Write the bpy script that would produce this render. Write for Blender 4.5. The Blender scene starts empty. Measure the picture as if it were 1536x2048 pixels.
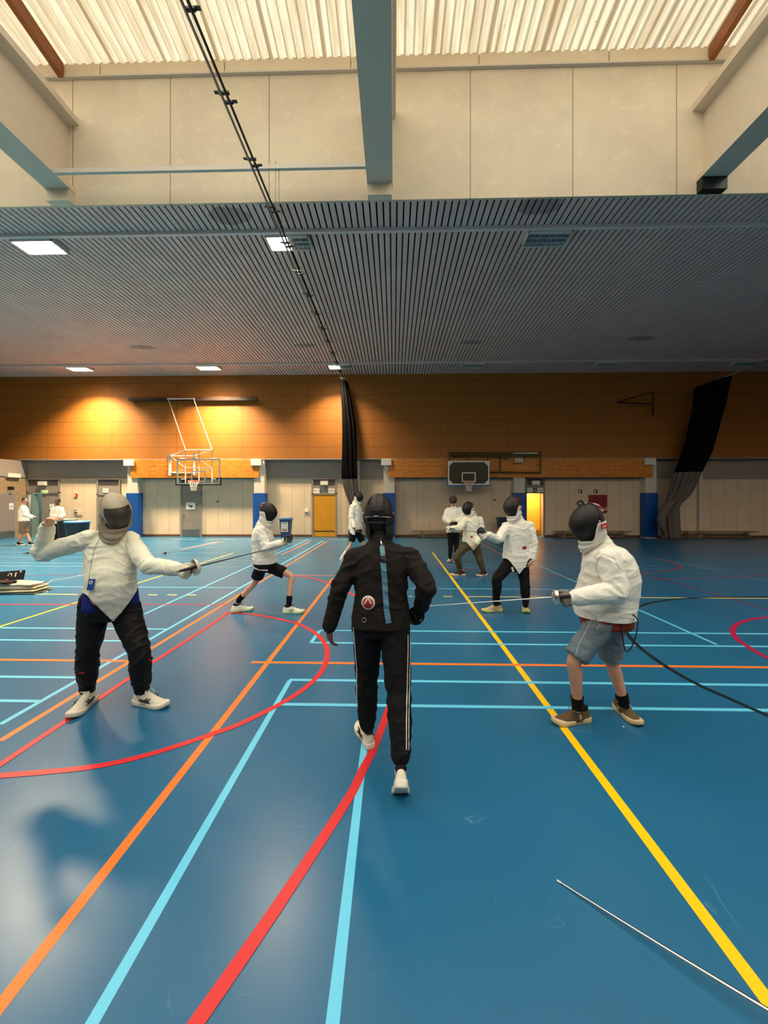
import bpy, bmesh, math, random
from mathutils import Vector, Matrix, noise
random.seed(7)
SC = bpy.context.scene
COL = SC.collection
PI = math.pi
# ------------------------------------------------------------------ camera
F = 800.0; EYE = 1.68; VPX = 787.5; HZ = 1001.0
TH = math.atan((VPX - 768) / F); CT, ST = math.cos(TH), math.sin(TH)
cam_d = bpy.data.cameras.new('camera'); cam = bpy.data.objects.new('camera', cam_d); COL.objects.link(cam)
cam.location = (0, 0, EYE); cam.rotation_euler = (PI/2, 0, TH)
cam_d.sensor_fit = 'VERTICAL'; cam_d.sensor_height = 32.0; cam_d.lens = 32.0 * F / 2048
cam_d.shift_y = (HZ - 1024) / 2048.0
cam_d.clip_start = 0.02; cam_d.clip_end = 200
SC.camera = cam
SC.view_settings.view_transform = 'Standard'; SC.view_settings.look = 'None'
SC.view_settings.gamma = 1.0; SC.view_settings.use_curve_mapping = False
SC.view_settings.exposure = 0.0
SC.cycles.max_bounces = 8; SC.cycles.diffuse_bounces = 4; SC.cycles.glossy_bounces = 4
SC.cycles.transmission_bounces = 8; SC.cycles.sample_clamp_indirect = 8.0
# ------------------------------------------------------------------ daylight above the roof
world = bpy.data.worlds.new('sky'); SC.world = world; world.use_nodes = True
bg = world.node_tree.nodes['Background']; bg.inputs[0].default_value = (0.97, 0.98, 1.0, 1); bg.inputs[1].default_value = 2.6
sun_d = bpy.data.lights.new('sun', 'SUN'); sun_d.energy = 7.5; sun_d.angle = math.radians(12); sun_d.color = (1.0, 0.95, 0.86)
sun = bpy.data.objects.new('sun', sun_d); COL.objects.link(sun); sun.rotation_euler = (math.radians(12), math.radians(-38), 0)
LAMP_W = 715.0
LAMP_COL = (1.0, 0.77, 0.48)

def at(px, py, Y):
    """world point at depth Y (world) seen at pixel px,py"""
    u = (px - 768) / F
    zc = Y / (u * ST + CT)
    return Vector(((u * CT - ST) * zc, Y, EYE + (HZ - py) / F * zc))
def fl(px, py, z=0.0):
    zc = F * (EYE - z) / (py - HZ); u = (px - 768) / F * zc
    return Vector((u * CT - zc * ST, u * ST + zc * CT, z))
def xat(px, Y): return at(px, 1000, Y).x
def zat(py, Y, px=787): return at(px, py, Y).z

# ------------------------------------------------------------------ materials
def srgb(r, g, b):
    f = lambda c: (c/255/12.92) if c/255 <= 0.04045 else ((c/255+0.055)/1.055)**2.4
    return (f(r), f(g), f(b), 1)
class NT:
    def __init__(s, name):
        s.m = bpy.data.materials.new(name); s.m.use_nodes = True; s.t = s.m.node_tree; s.n = s.t.nodes
        s.b = s.n['Principled BSDF']
    def node(s, typ, **kw):
        n = s.n.new(typ)
        for k, v in kw.items():
            if k in n.inputs: n.inputs[k].default_value = v
            else: setattr(n, k, v)
        return n
    def link(s, a, b): s.t.links.new(a, b)
    def math(s, op, a, b=None, c=None):
        n = s.n.new('ShaderNodeMath'); n.operation = op
        for i, v in enumerate((a, b, c)):
            if v is None: continue
            if isinstance(v, (int, float)): n.inputs[i].default_value = v
            else: s.link(v, n.inputs[i])
        return n.outputs[0]
    def coord(s, kind='Object', scale=(1,1,1)):
        tc = s.n.new('ShaderNodeTexCoord'); mp = s.n.new('ShaderNodeMapping'); mp.inputs['Scale'].default_value = scale
        s.link(tc.outputs[kind], mp.inputs[0]); return mp.outputs[0]
    def xyz(s, v):
        n = s.n.new('ShaderNodeSeparateXYZ'); s.link(v, n.inputs[0]); return n.outputs
    def noise(s, vec, scale, detail=3, rough=0.5, dist=0.0):
        n = s.n.new('ShaderNodeTexNoise'); n.inputs['Scale'].default_value = scale; n.inputs['Detail'].default_value = detail
        n.inputs['Roughness'].default_value = rough; n.inputs['Distortion'].default_value = dist; s.link(vec, n.inputs['Vector']); return n.outputs[0]
    def ramp(s, fac, stops):
        n = s.n.new('ShaderNodeValToRGB'); e = n.color_ramp.elements
        while len(e) < len(stops): e.new(0.5)
        for el, (p, c) in zip(e, stops): el.position = p; el.color = c if len(c) == 4 else (*c, 1)
        s.link(fac, n.inputs[0]); return n.outputs[0]
    def mix(s, fac, a, b):
        n = s.n.new('ShaderNodeMix'); n.data_type = 'RGBA'
        for i, v in ((0, fac), (6, a), (7, b)):
            if isinstance(v, (int, float)): n.inputs[i].default_value = v
            elif isinstance(v, tuple): n.inputs[i].default_value = v
            else: s.link(v, n.inputs[i])
        return n.outputs[2]
    def bump(s, h, strength=0.3, dist=0.01):
        n = s.n.new('ShaderNodeBump'); n.inputs['Strength'].default_value = strength; n.inputs['Distance'].default_value = dist
        s.link(h, n.inputs['Height']); s.link(n.outputs[0], s.b.inputs['Normal'])
    def line(s, c, period, width, off=0.0):
        """1 on a thin line every period"""
        f = s.math('FRACT', s.math('DIVIDE', s.math('ADD', c, off), period))
        return s.math('LESS_THAN', f, width / period)
def mat(name, col, rough=0.6, metal=0.0, spec=0.5, var=0.0, vscale=8.0, bump=0.0, bscale=60.0, alpha=None, emit=None, bdist=0.004, vec=(1,1,1)):
    N = NT(name); b = N.b
    c = srgb(*col)
    b.inputs['Roughness'].default_value = rough; b.inputs['Metallic'].default_value = metal
    b.inputs['Specular IOR Level'].default_value = spec
    if var or bump: v = N.coord('Object', vec)
    if var:
        f = N.noise(v, vscale, 4)
        lo = tuple(x * (1 - var) for x in c[:3]) + (1,); hi = tuple(min(1, x * (1 + var)) for x in c[:3]) + (1,)
        N.link(N.ramp(f, [(0.3, lo), (0.7, hi)]), b.inputs['Base Color'])
    else: b.inputs['Base Color'].default_value = c
    if bump: N.bump(N.noise(v, bscale, 3), bump, bdist)
    if emit: b.inputs['Emission Color'].default_value = (*emit[:3], 1); b.inputs['Emission Strength'].default_value = emit[3]
    if alpha is not None: b.inputs['Alpha'].default_value = alpha
    return N.m
M = {}
M['cream'] = mat('cream_paint', (226, 208, 178), 0.75, var=0.05, vscale=1.2, bump=0.1)
M['beige'] = None
M['grey_wall'] = mat('grey_fascia_paint', (150, 138, 128), 0.7, var=0.04)
M['frame_grey'] = mat('grey_door_paint', (138, 130, 120), 0.5)
M['dark_grey'] = mat('dark_grey_panel', (72, 66, 66), 0.6)
M['white'] = mat('white_paint', (225, 218, 205), 0.5)
M['light_col'] = mat('column_paint', (205, 196, 180), 0.6)
M['blue_pad'] = mat('blue_vinyl_padding', (2, 72, 148), 0.45, var=0.05)
M['steel'] = mat('galvanised_steel', (150, 148, 142), 0.35, 0.9)
M['dark_steel'] = mat('dark_steel', (52, 54, 50), 0.35, 0.7)
M['chrome'] = mat('bright_steel', (215, 212, 205), 0.22, 1.0)
M['black'] = mat('black_plastic', (18, 18, 19), 0.45)
M['black_rubber'] = mat('black_rubber', (14, 14, 14), 0.8)
M['wood_brown'] = mat('rafter_wood', (150, 88, 44), 0.6, var=0.25, vscale=4, vec=(6, 1, 6))
M['base_brown'] = mat('baseboard_wood', (96, 62, 40), 0.6, var=0.1)
M['bench_wood'] = mat('bench_wood', (120, 92, 66), 0.5, var=0.15, vec=(1, 8, 8))
M['green'] = mat('green_painted_steel', (52, 66, 36), 0.5)
M['red'] = mat('red_paint', (190, 28, 26), 0.5)
M['orange'] = mat('rim_orange', (214, 84, 50), 0.45)
M['net'] = mat('white_net_cord', (225, 220, 210), 0.8)
M['paper'] = mat('paper', (232, 226, 212), 0.8)
M['ink'] = mat('black_ink', (22, 20, 20), 0.8)
M['curtain_black'] = mat('black_curtain_cloth', (13, 12, 13), 0.95, spec=0.1, bump=0.2, bscale=40)
M['curtain_grey'] = mat('grey_curtain_net', (96, 88, 80), 0.9, bump=0.3, bscale=200)
M['bin_blue'] = mat('blue_bin_plastic', (30, 62, 120), 0.45)
M['bin_lid'] = mat('light_blue_bin_lid', (78, 122, 165), 0.45)
M['ochre'] = mat('ochre_door_leaf', (205, 140, 12), 0.45, var=0.06, vscale=3)
M['yellow_door'] = mat('yellow_door_leaf', (240, 190, 60), 0.5, var=0.04, vscale=3)
M['lampglass'] = None

def wall_mat(name, col, period, axis=0, gcol=0.45, width=0.014, off=0.0, var=0.05, stain=0.0):
    N = NT(name); v = N.coord(); o = N.xyz(v)
    c = srgb(*col); f = N.noise(v, 2.2, 5, 0.6)
    lo = tuple(x*(1-var) for x in c[:3])+(1,); hi = tuple(min(1, x*(1+var)) for x in c[:3])+(1,)
    base = N.ramp(f, [(0.35, lo), (0.65, hi)])
    g = N.line(o[axis], period, width, off)
    N.link(N.mix(g, base, tuple(x*gcol for x in c[:3])+(1,)), N.b.inputs['Base Color'])
    N.b.inputs['Roughness'].default_value = 0.6
    N.bump(N.math('SUBTRACT', 1.0, g), 0.5, 0.006)
    return N.m
M['beige'] = wall_mat('beige_wall_panels', (212, 190, 160), 0.575, 0, 0.5, 0.012, 0.1)
M['cream_panel'] = M['cream']

def brown_mat():
    N = NT('fibreboard_panelling'); v = N.coord(); o = N.xyz(v)
    f = N.noise(v, 30, 6, 0.75); f2 = N.noise(v, 3.0, 3, 0.5)
    c1 = N.ramp(f, [(0.32, srgb(132, 74, 16)), (0.68, srgb(192, 122, 38))])
    c2 = N.mix(N.math('MULTIPLY', f2, 0.35), c1, srgb(132, 78, 26))
    g = N.line(o[2], 0.585, 0.014, 0.0)
    row = N.math('FLOOR', N.math('DIVIDE', o[2], 0.585))
    g2 = N.line(N.math('ADD', o[0], N.math('MULTIPLY', row, 0.0)), 3.0, 0.012, 0.9)
    gg = N.math('MAXIMUM', g, g2)
    N.link(N.mix(gg, c2, srgb(80, 48, 18)), N.b.inputs['Base Color'])
    N.b.inputs['Roughness'].default_value = 0.62
    N.bump(f, 0.15, 0.004)
    return N.m
M['brown'] = brown_mat()
def plank_mat():
    N = NT('knotty_pine_planks'); v = N.coord('Object', (1, 1, 6)); o = N.xyz(N.coord())
    f = N.noise(v, 3.5, 6, 0.65, 1.2)
    c1 = N.ramp(f, [(0.3, srgb(172, 92, 16)), (0.5, srgb(208, 124, 34)), (0.72, srgb(228, 154, 58))])
    vo = N.node('ShaderNodeTexVoronoi'); vo.inputs['Scale'].default_value = 4.2
    N.link(N.coord('Object', (1, 1, 2.2)), vo.inputs['Vector'])
    k = N.math('LESS_THAN', vo.outputs['Distance'], 0.17)
    c2 = N.mix(N.math('MULTIPLY', k, 0.75), c1, srgb(110, 56, 14))
    g = N.line(o[2], 0.19, 0.008, 0.02)
    N.link(N.mix(g, c2, srgb(120, 66, 20)), N.b.inputs['Base Color']); N.b.inputs['Roughness'].default_value = 0.5
    return N.m
M['plank'] = plank_mat()
def brick_mat():
    N = NT('pale_brick'); br = N.node('ShaderNodeTexBrick')
    mp = N.n.new('ShaderNodeMapping'); tc = N.n.new('ShaderNodeTexCoord'); mp.inputs['Rotation'].default_value = (PI/2, 0, 0)
    s = N.xyz(tc.outputs['Object']); cb = N.n.new('ShaderNodeCombineXYZ'); N.link(N.math('ADD', s[1], s[0]), cb.inputs[0]); N.link(s[2], cb.inputs[1])
    N.link(cb.outputs[0], br.inputs['Vector'])
    br.inputs['Color1'].default_value = srgb(176, 146, 108); br.inputs['Color2'].default_value = srgb(150, 122, 90)
    br.inputs['Mortar'].default_value = srgb(120, 104, 84); br.inputs['Scale'].default_value = 1.0
    br.inputs['Brick Width'].default_value = 0.21; br.inputs['Row Height'].default_value = 0.065; br.inputs['Mortar Size'].default_value = 0.008
    N.link(br.outputs[0], N.b.inputs['Base Color']); N.bump(br.outputs[1], -0.4, 0.01); N.b.inputs['Roughness'].default_value = 0.8
    return N.m
M['brick'] = brick_mat()
def floor_mat():
    N = NT('blue_sports_floor'); v = N.coord()
    f = N.noise(v, 0.5, 4); base = N.ramp(f, [(0.3, srgb(28, 95, 134)), (0.7, srgb(32, 104, 144))])
    # scuffs: thin pale scratches with a shape of their own
    sc = N.noise(v, 1.7, 2, 0.4, 1.5); s2 = N.noise(v, 2.6, 3); s3 = N.noise(v, 14.0, 4)
    k = N.math('MULTIPLY', N.math('LESS_THAN', N.math('ABSOLUTE', N.math('SUBTRACT', sc, 0.5)), 0.0022), N.math('GREATER_THAN', s2, 0.56))
    k = N.math('MULTIPLY', k, s3)
    N.link(N.mix(N.math('MULTIPLY', k, 0.35), base, srgb(130, 170, 190)), N.b.inputs['Base Color'])
    r = N.math('ADD', 0.24, N.math('MULTIPLY', N.noise(v, 1.3, 6), 0.12))
    N.link(r, N.b.inputs['Roughness']); N.b.inputs['Specular IOR Level'].default_value = 0.62
    N.bump(N.noise(v, 900, 2), 0.02, 0.001)
    return N.m
M['floor'] = floor_mat()
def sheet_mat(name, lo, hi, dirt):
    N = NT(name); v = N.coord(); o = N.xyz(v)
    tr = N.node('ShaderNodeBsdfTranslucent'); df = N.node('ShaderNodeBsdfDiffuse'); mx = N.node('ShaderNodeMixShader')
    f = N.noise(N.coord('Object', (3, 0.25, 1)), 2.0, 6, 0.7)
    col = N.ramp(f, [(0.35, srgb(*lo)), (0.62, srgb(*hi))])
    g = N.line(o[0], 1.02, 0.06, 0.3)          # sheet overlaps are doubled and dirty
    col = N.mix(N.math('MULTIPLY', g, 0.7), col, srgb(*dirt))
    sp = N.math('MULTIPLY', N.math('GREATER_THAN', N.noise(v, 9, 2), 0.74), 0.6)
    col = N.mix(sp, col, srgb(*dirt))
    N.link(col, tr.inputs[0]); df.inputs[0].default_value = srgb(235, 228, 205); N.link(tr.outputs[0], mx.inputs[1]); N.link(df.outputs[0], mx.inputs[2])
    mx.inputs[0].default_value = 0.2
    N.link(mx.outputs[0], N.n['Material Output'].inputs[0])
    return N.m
M['sheet'] = sheet_mat('dimmed_translucent_sheet', (132, 118, 92), (158, 150, 128), (92, 66, 40))  # colour darkened so daylight in the visible sheets does not burn out
M['sheet_clear'] = sheet_mat('daylight_boost_sheet', (238, 234, 222), (250, 248, 240), (200, 180, 150))  # clearer sheet made up for the unseen roof, lets extra daylight in

# ------------------------------------------------------------------ mesh helpers
def obj(name, bm, m, parent=None, smooth=False, label=None):
    me = bpy.data.meshes.new(name); bm.normal_update(); bm.to_mesh(me); bm.free()
    if smooth:
        for p in me.polygons: p.use_smooth = True
    for mm in (m if isinstance(m, (list, tuple)) else [m]): me.materials.append(mm)
    o = bpy.data.objects.new(name, me); COL.objects.link(o); o.parent = parent
    if label: o['label'] = label
    return o
def tag(o, label, cat, group=None, kind=None):
    o['label'] = label; o['category'] = cat
    if group: o['group'] = group
    if kind: o['kind'] = kind
    return o
def struct(o): o['kind'] = 'structure'; return o
def thing(name, label, cat, loc=(0, 0, 0), group=None):
    o = bpy.data.objects.new(name, None); COL.objects.link(o); o.location = loc; o.empty_display_size = 0.1
    bpy.context.view_layer.update()
    return tag(o, label, cat, group)
def rebase(root):
    """meshes were built in world space: move them under root"""
    L = Matrix.Translation(-Vector(root.location))
    for ch in list(root.children):
        if ch.type == 'MESH' and not ch.get('_l'): ch.data.transform(L); ch['_l'] = 1
        for g in ch.children:
            if g.type == 'MESH' and not g.get('_l'): g.data.transform(L); g['_l'] = 1
    for ch in list(root.children):
        if '_l' in ch: del ch['_l']
        for g in ch.children:
            if '_l' in g: del g['_l']
def box(bm, x0, x1, y0, y1, z0, z1, mi=0):
    vs = [bm.verts.new((x, y, z)) for x in (x0, x1) for y in (y0, y1) for z in (z0, z1)]
    for f in ((0,1,3,2),(4,6,7,5),(0,4,5,1),(2,3,7,6),(0,2,6,4),(1,5,7,3)):
        fc = bm.faces.new([vs[i] for i in f]); fc.material_index = mi
def bx(x0, x1, y0, y1, z0, z1): bm = bmesh.new(); box(bm, x0, x1, y0, y1, z0, z1); return bm
def obox(bm, c, ax, ay, az, hx, hy, hz, mi=0):
    """oriented box"""
    c = Vector(c); vs = []
    for sx in (-1, 1):
        for sy in (-1, 1):
            for sz in (-1, 1): vs.append(bm.verts.new(c + ax*hx*sx + ay*hy*sy + az*hz*sz))
    for f in ((0,1,3,2),(4,6,7,5),(0,4,5,1),(2,3,7,6),(0,2,6,4),(1,5,7,3)):
        fc = bm.faces.new([vs[i] for i in f]); fc.material_index = mi
def frame_of(t):
    t = t.normalized(); up = Vector((0, 0, 1)) if abs(t.z) < 0.95 else Vector((0, 1, 0))
    a = t.cross(up).normalized(); return a, a.cross(t).normalized()
def tube(bm, pts, r, n=8, closed=False, caps=True, mi=0):
    pts = [Vector(p) for p in pts]; rs = r if isinstance(r, (list, tuple)) else [r]*len(pts)
    rings = []; m = len(pts); a = None
    for i, p in enumerate(pts):
        if closed: t = pts[(i+1) % m] - pts[i-1]
        else: t = pts[min(i+1, m-1)] - pts[max(i-1, 0)]
        t.normalize()
        if a is None: a, b = frame_of(t)
        else:
            a = (a - t*a.dot(t)).normalized(); b = t.cross(a) * -1; b = a.cross(t).normalized()
        rings.append([bm.verts.new(p + (a*math.cos(2*PI*k/n) + b*math.sin(2*PI*k/n))*rs[i]) for k in range(n)])
    for i in range(m if closed else m-1):
        A, B = rings[i], rings[(i+1) % m]
        for k in range(n):
            f = bm.faces.new((A[k], A[(k+1) % n], B[(k+1) % n], B[k])); f.material_index = mi; f.smooth = True
    if caps and not closed:
        for R in (rings[0], rings[-1][::-1]):
            f = bm.faces.new(R); f.material_index = mi
    return rings
def catmull(P, k=8, closed=False):
    P = [Vector(p) for p in P]; n = len(P); out = []
    for i in range(n if closed else n-1):
        p0 = P[i-1] if (i or closed) else P[0]*2-P[1]; p1 = P[i]; p2 = P[(i+1) % n]
        p3 = P[(i+2) % n] if (i+2 < n or closed) else P[-1]*2-P[-2]
        for j in range(k):
            t = j/k
            out.append(0.5*((2*p1)+(p2-p0)*t+(2*p0-5*p1+4*p2-p3)*t*t+(3*p1-p0-3*p2+p3)*t**3))
    if not closed: out.append(P[-1])
    return out
def lathe(bm, prof, n=24, c=(0, 0, 0), axis='Z', mi=0, caps=True):
    c = Vector(c); rings = []
    for r, h in prof:
        ring = []
        for k in range(n):
            a = 2*PI*k/n
            if axis == 'Z': v = Vector((r*math.cos(a), r*math.sin(a), h))
            elif axis == 'Y': v = Vector((r*math.cos(a), h, r*math.sin(a)))
            else: v = Vector((h, r*math.cos(a), r*math.sin(a)))
            ring.append(bm.verts.new(c+v))
        rings.append(ring)
    for A, B in zip(rings, rings[1:]):
        for k in range(n):
            f = bm.faces.new((A[k], A[(k+1) % n], B[(k+1) % n], B[k])); f.material_index = mi; f.smooth = True
    if not caps:
        for k in range(n): bm.faces.new((rings[-1][k], rings[-1][(k+1) % n], rings[0][(k+1) % n], rings[0][k]))
        return
    for R in (rings[0][::-1], rings[-1]):
        f = bm.faces.new(R); f.material_index = mi
def bevel(o, w=0.01, seg=2):
    m = o.modifiers.new('bevel', 'BEVEL'); m.width = w; m.segments = seg; m.limit_method = 'ANGLE'; return o
def text(s, size, loc, m, name='lettering', parent=None, rot=(PI/2, 0, 0), ext=0.002, align='CENTER'):
    cu = bpy.data.curves.new(name, 'FONT'); cu.body = s; cu.size = size; cu.extrude = ext; cu.align_x = align; cu.align_y = 'CENTER'
    to = bpy.data.objects.new(name, cu); COL.objects.link(to)
    dg = bpy.context.evaluated_depsgraph_get(); me = bpy.data.meshes.new_from_object(to.evaluated_get(dg))
    bpy.data.objects.remove(to)
    R = Matrix.Translation(Vector(loc)) @ (rot if isinstance(rot, Matrix) else Matrix.Rotation(rot[2], 4, 'Z') @ Matrix.Rotation(rot[0], 4, 'X'))
    me.transform(R); me.materials.clear(); me.materials.append(m)
    o = bpy.data.objects.new(name, me); COL.objects.link(o); o.parent = parent
    return o
# ================================================================== the hall
YW = 18.0      # face of the brown wall and the columns
YL = 18.36     # recessed wall below it
ZC = 7.37      # slatted ceiling
YF = 7.57      # front edge of the slatted ceiling / cream fascia
XL, XR = -17.2, 22.0
YB = -16.0
floor = struct(obj('floor', bx(-20, XR, YB, YL+1.6, -0.1, 0), M['floor']))
# --- slatted ceiling: dark backing and grey slats running away from the camera
def slat_ceiling(name, y0, y1):
    bm = bmesh.new(); box(bm, -20, XR, y0, y1, ZC+0.10, ZC+0.14, 1)
    x = -20.0; i = 0
    while x < XR:
        ym = y0 + (y1-y0)*0.44 + random.choice((0, 0, 0, 0.02, -0.02))
        box(bm, x+0.014, x+0.113, y0, ym-0.008, ZC, ZC+0.02, 0); box(bm, x+0.014, x+0.113, ym, y1, ZC, ZC+0.02, 0)
        x += 0.132
    return struct(obj(name, bm, [M['slat'], M['black']]))
def slat_mat():
    N = NT('grey_ceiling_slat'); v = N.coord()
    base = N.ramp(N.noise(v, 1.5, 4), [(0.3, srgb(218, 188, 176)), (0.7, srgb(230, 200, 187))])
    # sooty marks round the old vents
    o = N.xyz(v); ns = N.noise(v, 5.0, 4); k = None
    for px, py, ra, rb in ((285, 690, .55, .22), (610, 689, .45, .2), (943, 686, .5, .2), (1284, 682, .5, .25), (460, 427, .5, .30), (1080, 416, .5, .3)):
        Y = F*(ZC-EYE)/(HZ-py); X = xat(px, Y)
        dx = N.math('DIVIDE', N.math('SUBTRACT', o[0], X), ra); dy = N.math('DIVIDE', N.math('SUBTRACT', o[1], Y), rb)
        r = N.math('ADD', N.math('ADD', N.math('MULTIPLY', dx, dx), N.math('MULTIPLY', dy, dy)), ns)
        q = N.math('LESS_THAN', r, 1.25); k = q if k is None else N.math('MAXIMUM', k, q)
    N.link(N.mix(N.math('MULTIPLY', k, 0.55), base, srgb(96, 94, 92)), N.b.inputs['Base Color']); N.b.inputs['Roughness'].default_value = 0.55
    return N.m
M['slat'] = slat_mat()
slat_ceiling('ceiling', YF, YW+0.05)
slat_ceiling('ceiling_behind', YB, -YF)
# --- upper brown wall
struct(obj('wall_back', bx(-20, XR, YW, YW+0.6, 3.55, ZC+0.1), M['brown']))
trim = struct(obj('trim_1', bx(-20, XR, YW-0.02, YW+0.02, 3.53, 3.58), M['grey_wall']))
# --- recessed lower wall, with two real openings
ZS = zat(957, YL)      # top of the panelled zone
ops = [(xat(57, YL), xat(119, YL), zat(986, YL)), (xat(1053, YL), xat(1086, YL), zat(987, YL))]
bm = bmesh.new(); x = XL
for a, b, zt in ops:
    box(bm, x, a, YL, YL+0.2, 0, ZS); box(bm, a, b, YL, YL+0.2, zt, ZS); x = b
box(bm, x, XR, YL, YL+0.2, 0, ZS)
struct(obj('wall_back_lower', bm, M['beige']))
struct(obj('wall_back_fascia', bx(-20, XR, YL-0.03, YL+0.2, ZS, 3.6), M['grey_wall']))
struct(obj('trim_2', bx(XL, XR, YL-0.07, YL-0.03, ZS-0.03, ZS+0.02), M['grey_wall']))
bm = bmesh.new(); x = XL
for a, b, zt in ops: box(bm, x, a, YL-0.015, YL, 0, 0.11); x = b
box(bm, x, XR, YL-0.015, YL, 0, 0.11)
struct(obj('baseboard_back', bm, M['base_brown']))
# --- side and rear walls
struct(obj('wall_left', bx(XL-0.3, XL, -16, YL+0.2, 0, 2.75), M['brick']))
struct(obj('wall_left_soffit', bx(-20, XL+0.04, -16, YL+0.2, 2.75, 3.5), M['grey_wall']))
struct(obj('wall_left_upper', bx(-20.2, -20, -16, YW+0.6, 0, ZC+3.2), M['brown']))
struct(obj('wall_right', bx(XR, XR+0.2, -16, YW+0.6, 0, ZC+3.2), M['brown']))
struct(obj('wall_front', bx(-20, XR, YB-0.2, YB, 0, ZC+0.2), M['cream']))
# --- cream fascia between slatted ceiling and roof light
Z1 = zat(143, YF); Z2 = zat(119, YF)
jx = [xat(p, YF) for p in (341, 538)]; pitch = jx[1]-jx[0]
def fascia_mat():
    N = NT('cream_fascia_boards'); v = N.coord(); o = N.xyz(v)
    f = N.noise(v, 0.9, 5, 0.6); f3 = N.noise(v, 4.5, 3, 0.4)
    base = N.ramp(f, [(0.35, srgb(206, 190, 164)), (0.65, srgb(216, 202, 172))])
    base = N.mix(N.math('MULTIPLY', N.math('GREATER_THAN', f3, 0.62), 0.14), base, srgb(238, 228, 200))
    g = N.line(o[0], pitch, 0.018, -jx[0] + pitch*20)
    N.link(N.mix(N.math('MULTIPLY', g, 0.75), base, srgb(110, 90, 60)), N.b.inputs['Base Color']); N.b.inputs['Roughness'].default_value = 0.75
    return N.m
M['fascia'] = fascia_mat()
struct(obj('wall_fascia', bx(-20, XR, YF-0.02, YF+0.03, ZC-0.015, Z1+0.3), M['fascia']))
struct(obj('wall_fascia_behind', bx(-20, XR, -YF-0.25, -YF+0.02, ZC-0.03, Z2+0.3), M['fascia']))
bm = bmesh.new(); x = -20.0
while x < XR: box(bm, x, x+2.38, YF-0.06, YF-0.02, Z1, Z2); x += 2.4
struct(obj('trim_3', bm, M['cream']))
struct(obj('trim_4', bx(-20, XR, YF-0.085, YF-0.02, Z1-0.03, Z1), M['light_col']))
# --- corrugated roof light, rising towards the middle of the hall
SL = 0.152
def roofz(y): return Z2 + 0.02 + SL*(YF-abs(y))
def sheet(name, y0, y1, m):
    bm = bmesh.new(); x = -20.0; prof = []
    while x < XR:
        prof += [(x, 0.0), (x+0.045, 0.0), (x+0.075, 0.045), (x+0.125, 0.045), (x+0.17-0.015, 0.0)]; x += 0.17
    A = [bm.verts.new((px, y0, roofz(y0)+h)) for px, h in prof]; B = [bm.verts.new((px, y1, roofz(y1)+h)) for px, h in prof]
    for i in range(len(prof)-1): bm.faces.new((A[i], A[i+1], B[i+1], B[i]))
    return struct(obj(name, bm, m))
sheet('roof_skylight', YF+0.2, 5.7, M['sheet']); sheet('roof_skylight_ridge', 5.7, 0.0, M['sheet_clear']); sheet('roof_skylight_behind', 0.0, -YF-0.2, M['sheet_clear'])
# solid roof over the slatted zones keeps daylight out
struct(obj('roof', bx(-20.2, XR+0.2, YF+0.02, YW+0.8, Z1+0.02, Z1+0.12), M['dark_grey']))
struct(obj('roof_behind', bx(-20.2, XR+0.2, YB-0.2, -YF-0.02, Z1+0.02, Z1+0.12), M['dark_grey']))
# --- beams with flanges, rafters above them
bw = (xat(785, YF)-xat(735, YF))
cxs = [xat(760, YF)]; step = (xat(1415, YF)-xat(128, YF))/2
bz0 = zat(378, YF); lz = zat(242, YF)
bcx = xat(760, YF)
for k in (-3, -2, -1, 0, 1, 2, 3):
    c = bcx + step*k
    if c < -19.5 or c > XR-0.5: continue
    bm = bmesh.new()
    h = bw/2
    web = h if k == 0 else h-0.14
    prof = [(-h, bz0), (h, bz0), (h, bz0+0.10), (web, bz0+0.14), (web, lz), (h+0.06, lz+0.03), (h+0.06, lz+0.16),
            (-h-0.06, lz+0.16), (-h-0.06, lz+0.03), (-web, lz), (-web, bz0+0.14), (-h, bz0+0.10)]
    A = [bm.verts.new((c+a, YF-0.02, z)) for a, z in prof]; B = [bm.verts.new((c+a, -YF+0.02, z)) for a, z in prof]
    n = len(prof)
    for i in range(n): bm.faces.new((A[i], A[(i+1) % n], B[(i+1) % n], B[i]))
    bm.faces.new(A[::-1]); bm.faces.new(B)
    b = struct(obj('beam', bm, M['beam']) if 'beam' in M else obj('beam', bm, mat('beam_paint', (216, 200, 176), 0.6, var=0.03)))
    M['beam'] = b.data.materials[0]
    struct(obj('beam_bearing', bx(c-h*0.95, c+h*0.95, YF-0.16, YF-0.02, ZC-0.02, bz0), M['dark_steel'] if k == 1 else M['cream']))
    bm = bmesh.new()
    for y0, y1 in ((YF-0.08, 0), (0, -YF+0.08)):
        z0, z1 = roofz(y0)-0.03, roofz(y1)-0.03
        for s in (1,):
            v = [bm.verts.new((c+dx, y, z+dz)) for y, z in ((y0, z0), (y1, z1)) for dx in (-0.05, 0.05) for dz in (-0.27, 0)]
            for f in ((0,1,3,2),(4,6,7,5),(0,4,5,1),(2,3,7,6),(0,2,6,4),(1,5,7,3)): bm.faces.new([v[i] for i in f])
    struct(obj('rafter', bm, M['wood_brown']))
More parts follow.
